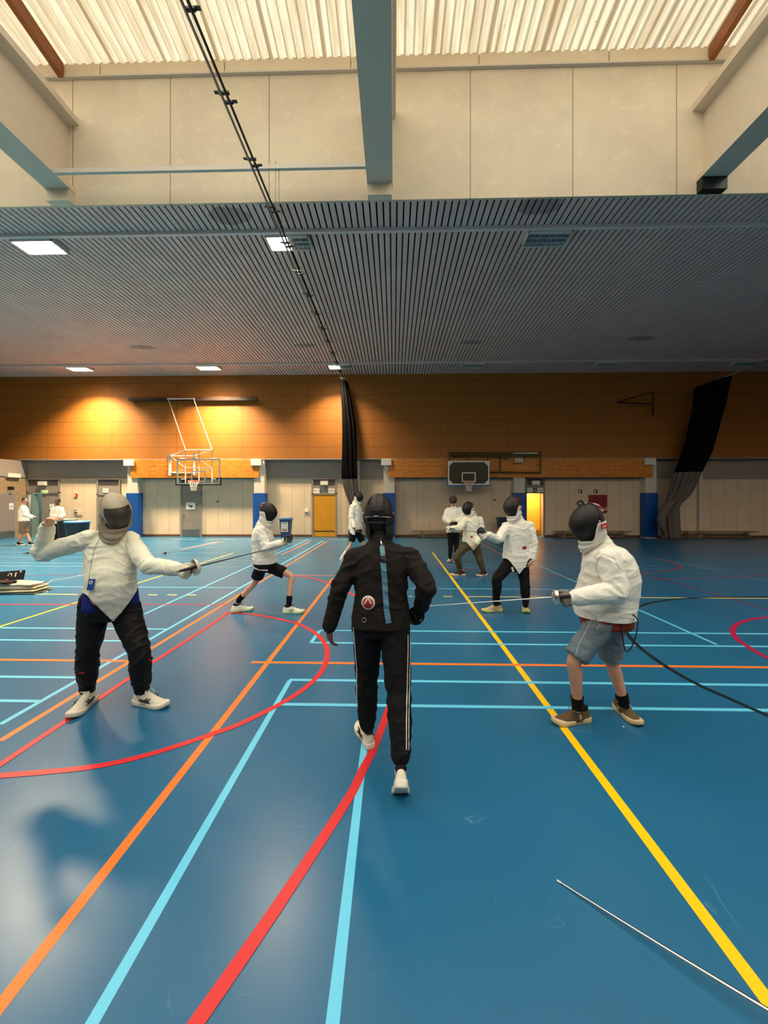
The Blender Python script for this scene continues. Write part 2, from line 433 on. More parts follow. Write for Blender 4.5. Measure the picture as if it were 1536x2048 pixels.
# --- columns with blue padding and a white box on top
colpx = [(255, 275), (508, 529), (767, 789), (1028, 1050), (1291, 1313)]
for i, (a, b) in enumerate(colpx):
    x0, x1 = xat(a, YW), xat(b, YW)
    c = struct(obj('column', bx(x0, x1, YW, YL, 0, 3.55), M['light_col']))
for i, (a, b) in enumerate(colpx):
    x0, x1 = xat(a, YW), xat(b, YW)
    bm = bmesh.new(); box(bm, x0-0.04, x1+0.04, YW-0.05, YL-0.01, 0.06, 2.02)
    o = obj('column_padding', bm, M['blue_pad']); bevel(o, 0.015)
    where = ['behind the masked fencer in the grey mask', 'behind the fencer in black shorts', 'behind the head of the fencer in black',
             'left of the open yellow doorway', 'beside the slanting black curtain'][i]
    tag(o, 'blue safety padding around the column ' + where, 'padding', 'blue column paddings')
    if i != 3:
        o = obj('emergency_light', bx(x0-0.1, x0+0.36, YW-0.14, YW-0.001, zat(931, YW), zat(918, YW)), M['white']); bevel(o, 0.01)
        nm = ['left of the clear backboard', 'right of the clear backboard', 'above the fencer in black', 'beside the slanting curtain'][i if i < 3 else 3]
        tag(o, 'white box on top of the column ' + nm, 'wall box', 'white boxes on top of the columns')
# --- knotty pine fascia in bays two and four
for n, (a, b) in enumerate(((261, 517), (776, 1306))):
    struct(obj('trim_%d' % (5+n), bx(xat(a, YW-0.06), xat(b, YW-0.06), YW-0.06, YW, zat(955, YW), 3.54), M['plank']))
# --- ceiling strips that carry the light fittings
Ys = [F*(ZC-EYE)/(HZ-457), F*(ZC-EYE)/(HZ-724)]
for y in Ys:
    bm = bmesh.new(); box(bm, -20, XR, y-0.04, y+0.04, ZC-0.07, ZC-0.001)
    o = obj('light_track', bm, M['slat_strip']) if 'slat_strip' in M else obj('light_track', bm, mat('track_grey', (222, 206, 196), 0.5))
    M['slat_strip'] = o.data.materials[0]
    tag(o, 'long grey cable track across the slatted ceiling, ' + ('nearer the skylight' if y < 12 else 'nearer the brown wall'), 'cable track')
# --- light fittings
M['lamp_on'] = mat('lit_tube', (255, 240, 205), 0.4, emit=(1.0, 0.86, 0.62, 130.0))
M['lamp_off'] = mat('unlit_tube', (190, 196, 200), 0.3)
M['louvre'] = mat('louvre_metal', (170, 176, 180), 0.35, 0.3)
lx0 = xat(1095, Ys[0]+0.25); lst = 5.55
def ceiling_light(x, y, on, label, half=False):
    t = thing('ceiling_light', label, 'ceiling light', (x, y+0.29, ZC-0.09), 'square ceiling lights on the slatted ceiling')
    L, Wd = 0.46, 0.24
    bm = bmesh.new(); box(bm, -L, L, -Wd, Wd, 0.06, 0.088); box(bm, -L, -L+0.02, -Wd, Wd, -0.02, 0.06); box(bm, L-0.02, L, -Wd, Wd, -0.02, 0.06)
    box(bm, -L, L, -Wd, -Wd+0.02, -0.02, 0.06); box(bm, -L, L, Wd-0.02, Wd, -0.02, 0.06)
    obj('housing', bm, M['white'], t)
    for k in range(3):
        bm = bmesh.new(); yy = -0.15+k*0.15
        if half:
            tube(bm, [(-L+0.04, yy, 0.03), (-0.02, yy, 0.03)], 0.022, 10); obj('tube', bm, M['lamp_on'], t, label='lit tube')
            bm = bmesh.new(); tube(bm, [(0.02, yy, 0.03), (L-0.04, yy, 0.03)], 0.022, 10); obj('tube', bm, M['lamp_off'], t)
        else:
            tube(bm, [(-L+0.04, yy, 0.03), (L-0.04, yy, 0.03)], 0.022, 10); obj('tube', bm, M['lamp_on'] if on else M['lamp_off'], t)
    bm = bmesh.new()
    for k in range(2): box(bm, -L+0.02, L-0.02, -0.08+k*0.15, -0.07+k*0.15, -0.015, 0.05)
    for k in range(9):
        xx = -L+0.1*k+0.06; box(bm, xx, xx+0.004, -Wd+0.02, Wd-0.02, -0.015, 0.05)
    obj('louvre', bm, M['louvre'], t)
    if on:
        ld = bpy.data.lights.new('lamp', 'AREA'); ld.shape = 'RECTANGLE'; ld.size = 0.86 if not half else 0.42; ld.size_y = 0.4
        ld.energy = LAMP_W*((0.15 if y < 12 else 0.34) if half else 1); ld.color = LAMP_COL; ld.spread = math.radians(114)
        lo = bpy.data.objects.new('lamp', ld); COL.objects.link(lo); lo.parent = t; lo.location = (0 if not half else -0.22, 0, -0.03)
    return t
for row, y in enumerate(Ys):
    for k in range(-3, 4):
        x = lx0 + lst*k
        px = 768 + F*(x*CT+y*ST)/(y*CT-x*ST)
        on = k <= -1
        if k == 3 and row == 0: continue
        if row == 0: nm = {-1: 'partly lit ceiling light right behind the curtain rail, nearer the skylight', -2: 'brightly lit ceiling light on the nearer track, far left of the curtain rail',
                           0: 'unlit ceiling light on the nearer track, right of the curtain rail'}.get(k, 'ceiling light at the side of the hall outside the view')
        else: nm = {-1: 'small partly lit ceiling light at the far end of the curtain rail', -2: 'small lit ceiling light on the far track, above the clear backboard',
                    -3: 'small lit ceiling light on the far track, leftmost of the row', 0: 'small unlit ceiling light on the far track, first right of the curtain rail',
                    1: 'small unlit ceiling light on the far track, second right of the curtain rail', 2: 'small unlit ceiling light on the far track beside the slanting curtain rail'}.get(k, '')
        if -60 < px < 1600: ceiling_light(x, y, on, nm, half=(k == -1))
        elif on:   # lamps further along the hall, out of view
            ceiling_light(x, y, on, 'lit ceiling light outside the view on the left')
# ================================================================== court lines on the floor
LC = {'lb': mat('light_blue_court_paint', (100, 200, 236), 0.4), 'or': mat('orange_court_paint', (246, 122, 44), 0.4), 'ye': mat('yellow_court_paint', (250, 200, 0), 0.4),
      're': mat('red_court_paint', (214, 38, 46), 0.4), 'cr': mat('crimson_court_paint', (176, 24, 74), 0.4), 'bk': mat('black_court_paint', (22, 32, 38), 0.4),
      'pw': mat('pale_court_paint', (206, 200, 180), 0.4), 'pb': mat('faint_blue_court_paint', (110, 160, 184), 0.4), 'dr': mat('faint_red_court_paint', (120, 48, 80), 0.4),
      'py': mat('pale_yellow_court_paint', (236, 214, 120), 0.4)}
LNAME = {'lb': 'light blue', 'or': 'orange', 'ye': 'yellow', 're': 'red', 'cr': 'crimson', 'bk': 'black', 'pw': 'pale', 'pb': 'faint blue', 'dr': 'faint red', 'py': 'pale yellow'}
zc_ = [0.0008]
def line(c, pts, w=0.05, curve=False, world=False):
    P = [Vector(p) if world else fl(*p) for p in pts]
    if curve: P = catmull(P, 10)
    zc_[0] += 0.00003
    bm = bmesh.new(); L = []; R = []
    for i, p in enumerate(P):
        t = (P[min(i+1, len(P)-1)] - P[max(i-1, 0)]); t.z = 0; t.normalize(); n = Vector((-t.y, t.x, 0))
        L.append(bm.verts.new((p.x+n.x*w/2, p.y+n.y*w/2, zc_[0]))); R.append(bm.verts.new((p.x-n.x*w/2, p.y-n.y*w/2, zc_[0])))
    for i in range(len(P)-1): bm.faces.new((R[i], R[i+1], L[i+1], L[i]))
    o = obj('court_marking', bm, LC[c], floor, label=LNAME[c] + ' court line'); return o
H = 1536
# running away from the camera
def away(c, px, py, py2=1079, w=0.05):
    """line parallel to the hall through floor pixel px,py up to image row py2"""
    a = fl(px, py); zc = F*EYE/(py2-HZ); line(c, [a, (a.x, zc*CT+a.x*ST, 0)], w, world=True)
def across(c, y, px0, px1, w=0.05, ref=787):
    """line parallel to the far wall at the depth seen on row y in column ref"""
    Y = fl(ref, y).y; line(c, [(xat(px0, Y), Y, 0), (xat(px1, Y), Y, 0)], w, world=True)
a = fl(1524, 1986.5); line('ye', [(a.x, 0.6, 0), (a.x, fl(864.7, 1104.8).y, 0)], 0.056, world=True)
a = fl(321, 1600); line('or', [(a.x, 0.8, 0), (a.x, fl(667, 1157).y, 0)], 0.052, world=True)
a = fl(442, 1600); line('lb', [(a.x, 0.8, 0), (a.x, fl(580, 1361).y, 0)], 0.045, world=True)
a = fl(695, 1780); line('lb', [(fl(664, 2060).x, 1.1, 0), (fl(738, 1409).x, fl(738, 1409).y, 0)], 0.045, world=True)
away('or', 0, 1482, 1083, 0.05)
away('lb', 0, 1449, 1081, 0.045)
away('lb', 289, 1228, 1079, 0.04)
line('or', [(562, 1110), (622, 1082)], 0.04)
line('ye', [(-20, 1259.5), (467, 1106)], 0.045)
away('pb', 1536, 1163.6, 1120, 0.04)
line('lb', [(963, 1080), (1433, 1289)], 0.04)
line('or', [(955, 1082), (1004, 1110)], 0.035)
line('dr', [(1264, 1141), (1536, 1219), (1800, 1295)], 0.05)
line('pw', [(360, 1099), (437, 1083)], 0.035); line('or', [(365, 1100), (445, 1083)], 0.03)
# across the hall
for y, c, segs, w in ((1177, 'lb', [(-40, 483), (820, 1158)], .04), (1192.5, 'py', [(40, 155), (297, 315), (335, 354), (374, 392), (818, 825), (887, 905), (934, 2100)], .045),
                      (1262, 'lb', [(-40, 336), (639, 2100)], .045), (1286.8, 'lb', [(-40, 300), (622, 2100)], .045),
                      (1327.5, 'or', [(-60, 257), (503, 2100)], .05), (1362.2, 'lb', [(-60, 155), (578, 2100)], .045), (1411.5, 'lb', [(-60, 80), (560, 2100)], .045),
                      (1151.5, 'or', [(549, 672)], .035)):
    for s in segs: across(c, y, s[0], s[1], w)
for y, c, segs in ((1097, 'pb', [(-30, 800)]), (1107, 'pb', [(-30, 461), (865, 1900)]), (1117, 'pb', [(-30, 590), (840, 1900)]), (1122, 'pb', [(300, 583), (860, 1900)]),
                   (1129, 'pb', [(-30, 505), (860, 1900)]), (1135, 'pb', [(-30, 480), (860, 1900)])):
    for s in segs: across(c, y, s[0], s[1], 0.04)
for s in ((60, 75), (340, 390), (415, 468), (492, 560), (583, 623), (655, 705), (821, 863), (893, 905), (1085, 1106), (1133, 1160), (1295, 1345), (1413, 1470)):
    across('pw', 1079.6, s[0], s[1], 0.07)
line('lb', [(622, 1286), (639, 1262)], 0.045)
line('re', [(-30, 1209), (155, 1209)], 0.045); line('re', [(286, 1209), (461, 1209)], 0.03)
# curves
line('re', [(-30, 1550), (0, 1530), (130, 1443), (301, 1328), (408, 1259), (455, 1227)], 0.05)
line('re', [(450, 1226), (505, 1229), (562, 1239.5), (601, 1250), (637, 1272), (654, 1300), (646, 1338), (600, 1384), (500, 1439), (426, 1468), (299, 1509), (179, 1535), (0, 1552), (-60, 1556)], 0.052, True)
line('re', [(583, 1150), (625, 1157), (661, 1168), (700, 1186), (745, 1218), (782, 1262), (797, 1310), (795, 1360), (779, 1414), (748, 1495), (725, 1541), (695, 1600), (560, 1806), (392, 2048), (370, 2080)], 0.055, True)
line('cr', [(1800, 1240), (1690, 1234), (1600, 1232.5), (1536, 1235), (1500, 1239.5), (1474, 1249), (1465, 1260.5), (1472, 1276), (1493, 1292), (1536, 1316.5), (1600, 1340), (1700, 1362), (1820, 1374)], 0.06, True)
line('re', [(1160, 1137), (1263, 1145), (1318, 1144), (1352, 1138), (1361, 1133), (1349, 1126), (1329, 1121), (1290, 1113)], 0.04, True)
line('cr', [(859, 1129), (942, 1138), (1020, 1146), (1098, 1151), (1136, 1153.4), (1266, 1157.7), (1370, 1157.7), (1474, 1154), (1560, 1147)], 0.035, True)
line('pb', [(1380, 1104), (1422, 1106), (1480, 1113), (1560, 1128)], 0.035, True)
line('bk', [(1900, 1201), (1760, 1197), (1640, 1195), (1520, 1194), (1409, 1195.5), (1370, 1197), (1323, 1202), (1292, 1208.5), (1267, 1218), (1250, 1232), (1248, 1254), (1261, 1276), (1282, 1297), (1331, 1332.6), (1394, 1368.4), (1459, 1397.7), (1536, 1431.8), (1620, 1465), (1760, 1515), (1930, 1900)], 0.05, True)
line('pb', [(230, 1130), (380, 1119), (490, 1112), (500, 1110)], 0.03, True)
line('dr', [(40, 1152), (150, 1149), (300, 1139), (420, 1122), (500, 1116)], 0.035, True)
# ================================================================== doors and things on the far wall
def yw(py): return zat(py, YL)
def doorset(n, px0, px1, ptop, leaf_m, kick=None, closer=True, leaf=True):
    """grey steel frame, transom panel above, leaf below"""
    x0, x1 = xat(px0, YL), xat(px1, YL); zt = zat(ptop, YL)
    bm = bmesh.new()
    for a, b in ((x0, x0+0.07), (x1-0.07, x1)): box(bm, a, b, YL-0.06, YL-0.001, 0, ZS-0.04)
    box(bm, x0, x1, YL-0.06, YL-0.001, zt, zt+0.06)
    fr = struct(obj('door_%d' % n, bm, M['frame_grey']))
    o = struct(obj('transom', bx(x0+0.07, x1-0.07, YL-0.03, YL-0.001, zt+0.06, ZS-0.32), M['frame_grey'], fr))
    o = struct(obj('transom_top', bx(x0+0.07, x1-0.07, YL-0.03, YL-0.001, ZS-0.32, ZS-0.04), M['dark_grey'], fr))
    if leaf:
        obj('door_leaf', bx(x0+0.075, x1-0.075, YL-0.035, YL-0.002, 0.02, zt), leaf_m, fr)
    if kick: obj('kick_plate', bx(x0+0.10, x1-0.10, YL-0.042, YL-0.036, 0.04, 0.34), M['steel'], fr)
    if closer:
        xm = (x0+x1)/2+0.02
        obj('vent_box', bx(xm-0.18, xm+0.16, YL-0.16, YL-0.031, ZS-0.30, ZS-0.12), M['white'], fr)
    return fr, x0, x1, zt
def handle(fr, x, z, s=1):
    bm = bmesh.new(); box(bm, x-0.02, x+0.02, YL-0.05, YL-0.036, z-0.1, z+0.1); tube(bm, [(x, YL-0.05, z), (x, YL-0.09, z), (x+0.12*s, YL-0.09, z)], 0.01, 8)
    obj('door_handle', bm, M['chrome'], fr)
def notice(fr, px0, px1, py0, py1, label, cat='paper notice', fig=True):
    a, b = at(px0, py0, YL-0.05), at(px1, py1, YL-0.05)
    t = obj('paper_notice', bx(a.x, b.x, YL-0.048, YL-0.044, b.z, a.z), M['paper']); tag(t, label, cat)
    if fig:
        bm = bmesh.new(); cx = (a.x+b.x)/2; cz = (a.z+b.z)/2; w = abs(b.x-a.x)
        for dx, dz, r in ((-0.15, 0.05, 0.09), (0.12, 0.0, 0.1), (0.0, -0.12, 0.08)):
            lathe(bm, [(0.001, -0.0505), (w*r, -0.0505), (w*r, -0.0485), (0.001, -0.0485)], 12, (cx+dx*w, YL, cz+dz*w), 'Y')
        tube(bm, [(cx-w*.25, YL-0.049, cz+w*.05), (cx+w*.25, YL-0.049, cz-w*.1)], w*0.03, 6)
        obj('printed_figure', bm, M['ink'], t)
    return t
# door 1: wide double door, left leaf open onto a daylit glazed lobby
fr, x0, x1, zt = doorset(1, 55, 121, 986, M['frame_grey'], leaf=False)
xm = xat(82, YL)
struct(obj('door_leaf', bx(xm+0.05, x1-0.075, YL-0.02, YL+0.03, 0.02, zt), M['frame_grey'], fr))
obj('kick_plate', bx(xm+0.08, x1-0.10, YL-0.03, YL-0.021, 0.03, 0.36), M['steel'], fr)
M['glassy'] = mat('frosted_lobby_glass', (150, 178, 178), 0.25, var=0.15, vscale=3)
struct(obj('lobby_wall', bx(x0-0.6, x1+0.6, YL+1.3, YL+1.36, 0, 2.4), M['glassy']))
struct(obj('lobby_ceiling', bx(x0-0.6, x1+0.6, YL+0.2, YL+1.36, 2.36, 2.42), M['white']))
struct(obj('lobby_side', bx(x0-0.66, x0-0.6, YL+0.2, YL+1.36, 0, 2.4), M['white'])); struct(obj('lobby_side_far', bx(x1+0.6, x1+0.66, YL+0.2, YL+1.36, 0, 2.4), M['white']))
bm = bmesh.new(); xg = xat(74, YL)
obox(bm, (xg, YL+0.25, zt/2), Vector((0.35, 1, 0)).normalized(), Vector((1, -0.35, 0)).normalized(), Vector((0, 0, 1)), 0.42, 0.02, zt/2-0.02)
obj('open_leaf', bm, mat('open_door_edge', (96, 112, 108), 0.4), fr)
M['daylight'] = mat('daylit_window_strip', (235, 245, 240), 0.5, emit=(0.85, 1.0, 0.95, 1.6))
ldd = bpy.data.lights.new('lobby_light', 'AREA'); ldd.size = 0.8; ldd.energy = 45; ldd.color = (0.85, 1, 0.95); lo = bpy.data.objects.new('lobby_light', ldd); COL.objects.link(lo); lo.location = ((x0+x1)/2, YL+0.8, 2.3)
struct(obj('window_1', bx(xat(83, YL+1.29), xat(86, YL+1.29), YL+1.27, YL+1.29, 0.3, 2.0), M['daylight']))
M['exit_green'] = mat('exit_sign_green', (150, 190, 90), 0.5, emit=(0.55, 0.8, 0.3, 0.5))
a = at(83, 981, YL-0.04); b = at(96, 987, YL-0.04)
s = obj('exit_sign', bx(a.x, b.x, YL-0.07, YL-0.032, zat(987.5, YL)+0.02, zat(980.5, YL)+0.02), M['exit_green'])
tag(s, 'small lit green exit sign over the open double door', 'exit sign')
bm = bmesh.new(); lathe(bm, [(0.001, -0.078), (0.05, -0.078), (0.05, -0.071), (0.001, -0.071)], 12, (a.x+0.08, YL, zat(984, YL)+0.02), 'Y'); obj('arrow_pictogram', bm, M['white'], s); bm = bmesh.new(); box(bm, b.x-0.11, b.x-0.03, YL-0.078, YL-0.071, zat(986.5, YL)+0.02, zat(981.5, YL)+0.02)
obj('pictogram', bm, M['white'], s)
notice(fr, 99, 108, 1008, 1020, 'white paper notice on the closed leaf of the double door')
fr, x0, x1, zt = doorset(2, 195, 242, 990, M['frame_grey'], closer=False)
a = at(206, 977, YL-0.04); s = obj('door_sign', bx(a.x, a.x+0.27, YL-0.05, YL-0.031, a.z-0.19, a.z), M['paper']); tag(s, 'white sign above the door behind the grey mask', 'sign')
text('KLK 6', 0.08, (a.x+0.135, YL-0.052, a.z-0.09), M['ink'], 'lettering', s)
fr, x0, x1, zt = doorset(3, 362, 404, 989, M['frame_grey'], kick=True, closer=False)
handle(fr, x0+0.16, zat(1033, YL)); notice(fr, 372, 390, 1005, 1019, 'white notice with dark figures on the grey door below the clear backboard')
fr, x0, x1, zt = doorset(4, 624, 674, 989, M['ochre'])
obj('leaf_gap', bx(x0+0.10, x1-0.10, YL-0.040, YL-0.036, zat(1063.5, YL), zat(1061.5, YL)), M['black'], fr)
for px, tx, lb in ((633, 'KLK 1', 'left'), (663, 'KLK 2', 'right')):
    c = at(px, 981.5, YL-0.04); s = obj('door_sign', bx(c.x-0.145, c.x+0.145, YL-0.05, YL-0.031, c.z-0.11, c.z+0.11), M['paper'])
    tag(s, 'white door sign reading %s above the %s half of the ochre door' % (tx, lb), 'sign'); text(tx, 0.085, (c.x, YL-0.052, c.z), M['ink'], 'lettering', s)
fr, x0, x1, zt = doorset(5, 1050, 1089, 987, M['yellow_door'], leaf=False)
struct(obj('inner_door', bx(x0+0.1, x1+0.2, YL+1.15, YL+1.2, 0.25, zt+0.4), M['yellow_door']))
struct(obj('lobby_wall_yellow', bx(x0-0.3, x1+0.5, YL+1.5, YL+1.55, 0, zt+0.5), M['yellow_door']))
bm = bmesh.new(); box(bm, x0-0.3, x0-0.25, YL+0.2, YL+1.55, 0, zt+0.5); box(bm, x1+0.45, x1+0.5, YL+0.2, YL+1.55, 0, zt+0.5); box(bm, x0-0.3, x1+0.5, YL+0.2, YL+1.55, zt+0.5, zt+0.55)
struct(obj('lobby_shell', bm, M['yellow_door']))
ldd = bpy.data.lights.new('corridor_light', 'AREA'); ldd.size = 0.9; ldd.energy = 60; ldd.color = (1, 0.93, 0.78); lo = bpy.data.objects.new('corridor_light', ldd); COL.objects.link(lo); lo.location = ((x0+x1)/2, YL+0.5, zt+0.42)
for px, tx in ((1058.5, 'KLK3'), (1081, 'KLK4')):
    c = at(px, 980.5, YL-0.04); s = obj('door_sign', bx(c.x-0.14, c.x+0.14, YL-0.05, YL-0.031, c.z-0.1, c.z+0.1), M['paper'])
    tag(s, 'white door sign reading %s, %s of the small cross sign' % (tx, 'left' if px < 1065 else 'right'), 'sign'); text(tx, 0.09, (c.x, YL-0.052, c.z), M['ink'], 'lettering', s)
c = at(1069.7, 980.5, YL-0.04); s = obj('first_aid_sign', bx(c.x-0.07, c.x+0.07, YL-0.045, YL-0.031, c.z-0.09, c.z+0.09), mat('dark_green_sign', (40, 62, 46), 0.5)); tag(s, 'small dark green sign with a white cross', 'sign')
bm = bmesh.new(); box(bm, c.x-0.045, c.x+0.045, YL-0.05, YL-0.046, c.z-0.015, c.z+0.015); box(bm, c.x-0.015, c.x+0.015, YL-0.0505, YL-0.046, c.z-0.045, c.z+0.045); obj('cross', bm, M['white'], s)
# door 6 in the brick side wall
ys0, ys1 = 17.0, 17.78
fr = struct(obj('door_6', bx(XL, XL+0.05, ys0-0.1, ys1, 0, 2.05), M['frame_grey'])); obj('door_leaf', bx(XL+0.05, XL+0.06, ys0, ys1-0.08, 0.02, 1.98), mat('grey_side_door', (128, 116, 112), 0.5), fr)
obj('kick_plate', bx(XL+0.06, XL+0.066, ys0, ys1-0.1, 0.04, 0.32), M['steel'], fr)
t = obj('paper_notice', bx(XL+0.061, XL+0.065, 17.42, 17.62, 1.28, 1.56), M['paper']); tag(t, 'white paper notice with a round emblem on the door in the brick wall', 'paper notice')
bm = bmesh.new(); lathe(bm, [(0.05, 0.0), (0.07, 0.0), (0.07, 0.003), (0.05, 0.003)], 16, (XL+0.065, 17.52, 1.4), 'X', caps=False); obj('round_emblem', bm, M['ink'], t)
t = thing('wall_camera', 'black camera on a white bracket on the brick wall', 'camera', (XL, 17.45, 2.2))
obj('bracket', bx(0, 0.10, -0.04, 0.04, -0.2, -0.05), M['white'], t); obj('camera_body', bx(0.02, 0.20, -0.06, 0.06, -0.05, 0.1), M['black'], t)
t = obj('wall_box', bx(XL, XL+0.14, 17.3, 17.9, 2.72, 2.9), M['white']); tag(t, 'white wall box above the brick wall beside the orange panelling', 'wall box')
# wall items
def plate(name, px, py, w, h, m, label, cat, d=0.03, Y=YL):
    c = at(px, py, Y); o = obj(name, bx(c.x-w/2, c.x+w/2, Y-d, Y-0.001, c.z-h/2, c.z+h/2), m); bevel(o, 0.004); tag(o, label, cat); return o, c
o, c = plate('fire_alarm_sign', 152, 991, 0.17, 0.17, M['red'], 'small red pictogram sign on the wall left of the grey mask', 'sign')
bm = bmesh.new(); box(bm, c.x-0.06, c.x+0.0, YL-0.036, YL-0.031, c.z-0.06, c.z+0.04); obj('pictogram', bm, M['white'], o)
o, c = plate('hinged_latch', 152, 1023, 0.14, 0.14, M['steel'], 'steel latch plate on the beige wall left of the grey mask', 'latch', 0.04)
bm = bmesh.new(); tube(bm, [(c.x, YL-0.06, c.z), (c.x+0.34, YL-0.06, c.z)], 0.018, 8); obj('latch_bar', bm, M['white'], o)
o, c = plate('socket_box', 613.5, 1022, 0.17, 0.18, M['white'], 'white socket box on the beige wall left of the ochre door', 'socket', 0.05)
bm = bmesh.new(); box(bm, c.x-0.07, c.x+0.07, YL-0.055, YL-0.05, c.z-0.075, c.z-0.055); obj('socket_slot', bm, M['black'], o)
o, c = plate('red_fire_cabinet', 1194, 1002, 0.75, 0.55, mat('dark_red_cabinet', (140, 12, 16), 0.5), 'dark red fire hose cabinet on the beige wall behind the mask', 'fire cabinet', 0.15)
obj('cabinet_door', bx(c.x-0.34, c.x+0.34, YL-0.16, YL-0.15, c.z-0.24, c.z+0.24), mat('red_cabinet_door', (128, 10, 14), 0.5), o)
for px, nm in ((1160, 'left'), (1191, 'right')):
    o, c = plate('wall_pictogram', px, 983, 0.17, 0.17, M['dark_grey'], 'small dark pictogram on the wall, the %s one above the red cabinet' % nm, 'sign')
    bm = bmesh.new(); box(bm, c.x-0.055, c.x+0.0, YL-0.036, YL-0.031, c.z-0.06, c.z+0.05); obj('pictogram', bm, M['white'], o)
o, c = plate('wall_hook', 989, 1000, 0.12, 0.05, M['black'], 'small black fitting on the dim wall right of the curly haired person', 'hook', 0.05)
o, c = plate('wall_hook', 436, 1003, 0.10, 0.05, M['black'], 'small black fitting on the shaded wall below the clear backboard', 'hook', 0.05)
bm = bmesh.new(); c = at(1161, 1006, YL-0.06); tube(bm, catmull([c+Vector((0.13*math.cos(a), 0, 0.1*math.sin(a))) for a in [k*PI/4 for k in range(8)]], 4, True), 0.022, 8, True)
tag(obj('hanging_cable_coil', bm, M['black']), 'dark coil hanging on the wall left of the red cabinet', 'cable coil')
# downpipe-like white posts between bays
for px, Y, nm in ((717, YL-0.08, 'white post on the wall just right of the black curtain'), (1400, YL-0.08, 'white post on the wall right of the slanting curtain')):
    bm = bmesh.new(); x = xat(px, Y); box(bm, x-0.07, x+0.07, Y-0.06, YL-0.031, 0.0, 3.5)
    tag(obj('wall_post', bm, M['light_col']), nm, 'wall post')
# ------------------------------------------------------------------ bins
def wheelie(px, py, Y, label, m, lid):
    x = xat(px, Y); t = thing('wheelie_bin', label, 'bin', (x, Y, 0))
    bm = bmesh.new(); v = []
    for (z, w, d) in ((0.06, 0.17, 0.19), (0.86, 0.225, 0.25)):
        v.append([bm.verts.new((sx*w, sy*d, z)) for sx, sy in ((-1,-1),(1,-1),(1,1),(-1,1))])
    for i in range(4): bm.faces.new((v[0][i], v[0][(i+1) % 4], v[1][(i+1) % 4], v[1][i]))
    bm.faces.new(v[0][::-1]); bm.faces.new(v[1]); bevel(obj('bin_body', bm, m, t), 0.02)
    bm = bmesh.new(); box(bm, -0.26, 0.26, -0.29, 0.29, 0.86, 0.92); box(bm, -0.2, 0.2, -0.22, 0.24, 0.92, 0.95); box(bm, -0.2, 0.2, 0.27, 0.31, 0.88, 0.93)
    bevel(obj('bin_lid', bm, lid, t), 0.015, 2)
    for s in (-1, 1):
        bm = bmesh.new(); lathe(bm, [(0.001, s*0.19), (0.10, s*0.19), (0.10, s*0.235), (0.001, s*0.235)], 20, (0, 0.17, 0.10), 'X'); obj('wheel', bm, M['black_rubber'], t)
    return t
t = wheelie(572, 1070, 17.2, 'blue wheelie bin with a white poster, left of the ochre door', M['bin_blue'], M['bin_lid'])
bm = bmesh.new(); box(bm, -0.15, 0.15, -0.245, -0.238, 0.34, 0.76); o = obj('poster', bm, M['paper'], t); o.rotation_euler = (0.0, 0, 0)
bm = bmesh.new(); box(bm, -0.09, 0.09, -0.249, -0.246, 0.70, 0.73); obj('poster_print', bm, M['dark_grey'], t); bm = bmesh.new(); box(bm, -0.11, 0.11, -0.249, -0.246, 0.45, 0.47); obj('poster_print', bm, M['dark_grey'], t)
bm = bmesh.new(); box(bm, -0.11, 0.11, -0.249, -0.246, 0.38, 0.43); obj('poster_print', bm, M['orange'], t)
t = wheelie(1006, 1070, 17.6, 'dark blue bin against the wall behind the masked fencer in white', mat('dark_bin', (24, 40, 70), 0.5), mat('dark_bin_lid', (34, 54, 84), 0.5))
def round_bin(px, Y, h, r, m, rim, label):
    x = xat(px, Y); t = thing('round_bin', label, 'bin', (x, Y, 0), 'round bins by the double door')
    bm = bmesh.new(); lathe(bm, [(r*0.78, 0.0), (r*0.86, h*0.4), (r*0.98, h*0.93), (r, h*0.94), (r*0.94, h*0.94), (r*0.74, 0.03)], 28); obj('bin_body', bm, m, t)
    bm = bmesh.new(); lathe(bm, [(r*0.9, h*0.94), (r*1.05, h*0.94), (r*1.07, h*0.985), (r*1.0, h), (r*0.55, h*0.99), (r*0.5, h*0.95)], 28); obj('bin_rim', bm, rim, t)
round_bin(134, 14.4, 1.0, 0.30, M['black'], mat('pale_green_rim', (112, 138, 132), 0.4), 'black round bin with a pale rim beside the standing person')
round_bin(155, 13.6, 0.97, 0.36, mat('navy_bin', (22, 32, 46), 0.45), mat('sky_blue_rim', (96, 150, 196), 0.4), 'dark round bin with a bright blue rim, nearest the raised arm')
# ------------------------------------------------------------------ benches
def bench(px0, px1, Y, label):
    x0, x1 = xat(px0, Y), xat(px1, Y); t = thing('gym_bench', label, 'bench', ((x0+x1)/2, Y, 0), 'gym benches along the far wall'); w = (x1-x0)/2
    bevel(obj('seat', bx(-w, w, -0.13, 0.13, 0.29, 0.325), M['bench_wood'], t), 0.006)
    obj('rail', bx(-w+0.2, w-0.2, -0.03, 0.03, 0.05, 0.11), M['bench_wood'], t)
    for s in (-1, 1):
        for q in (-1, 1):
            bm = bmesh.new(); box(bm, s*(w-0.42)-0.03, s*(w-0.42)+0.03, q*0.09-0.025, q*0.09+0.025, 0, 0.29); obj('leg', bm, M['steel'], t)
bench(826, 961, YL-0.32, 'low wooden bench behind the curly haired person')
bench(1108, 1262, YL-0.32, 'low wooden bench behind the stooping fencer in denim shorts')
bench(1353, 1512, YL-0.32, 'low wooden bench at the right behind the slanting curtain')
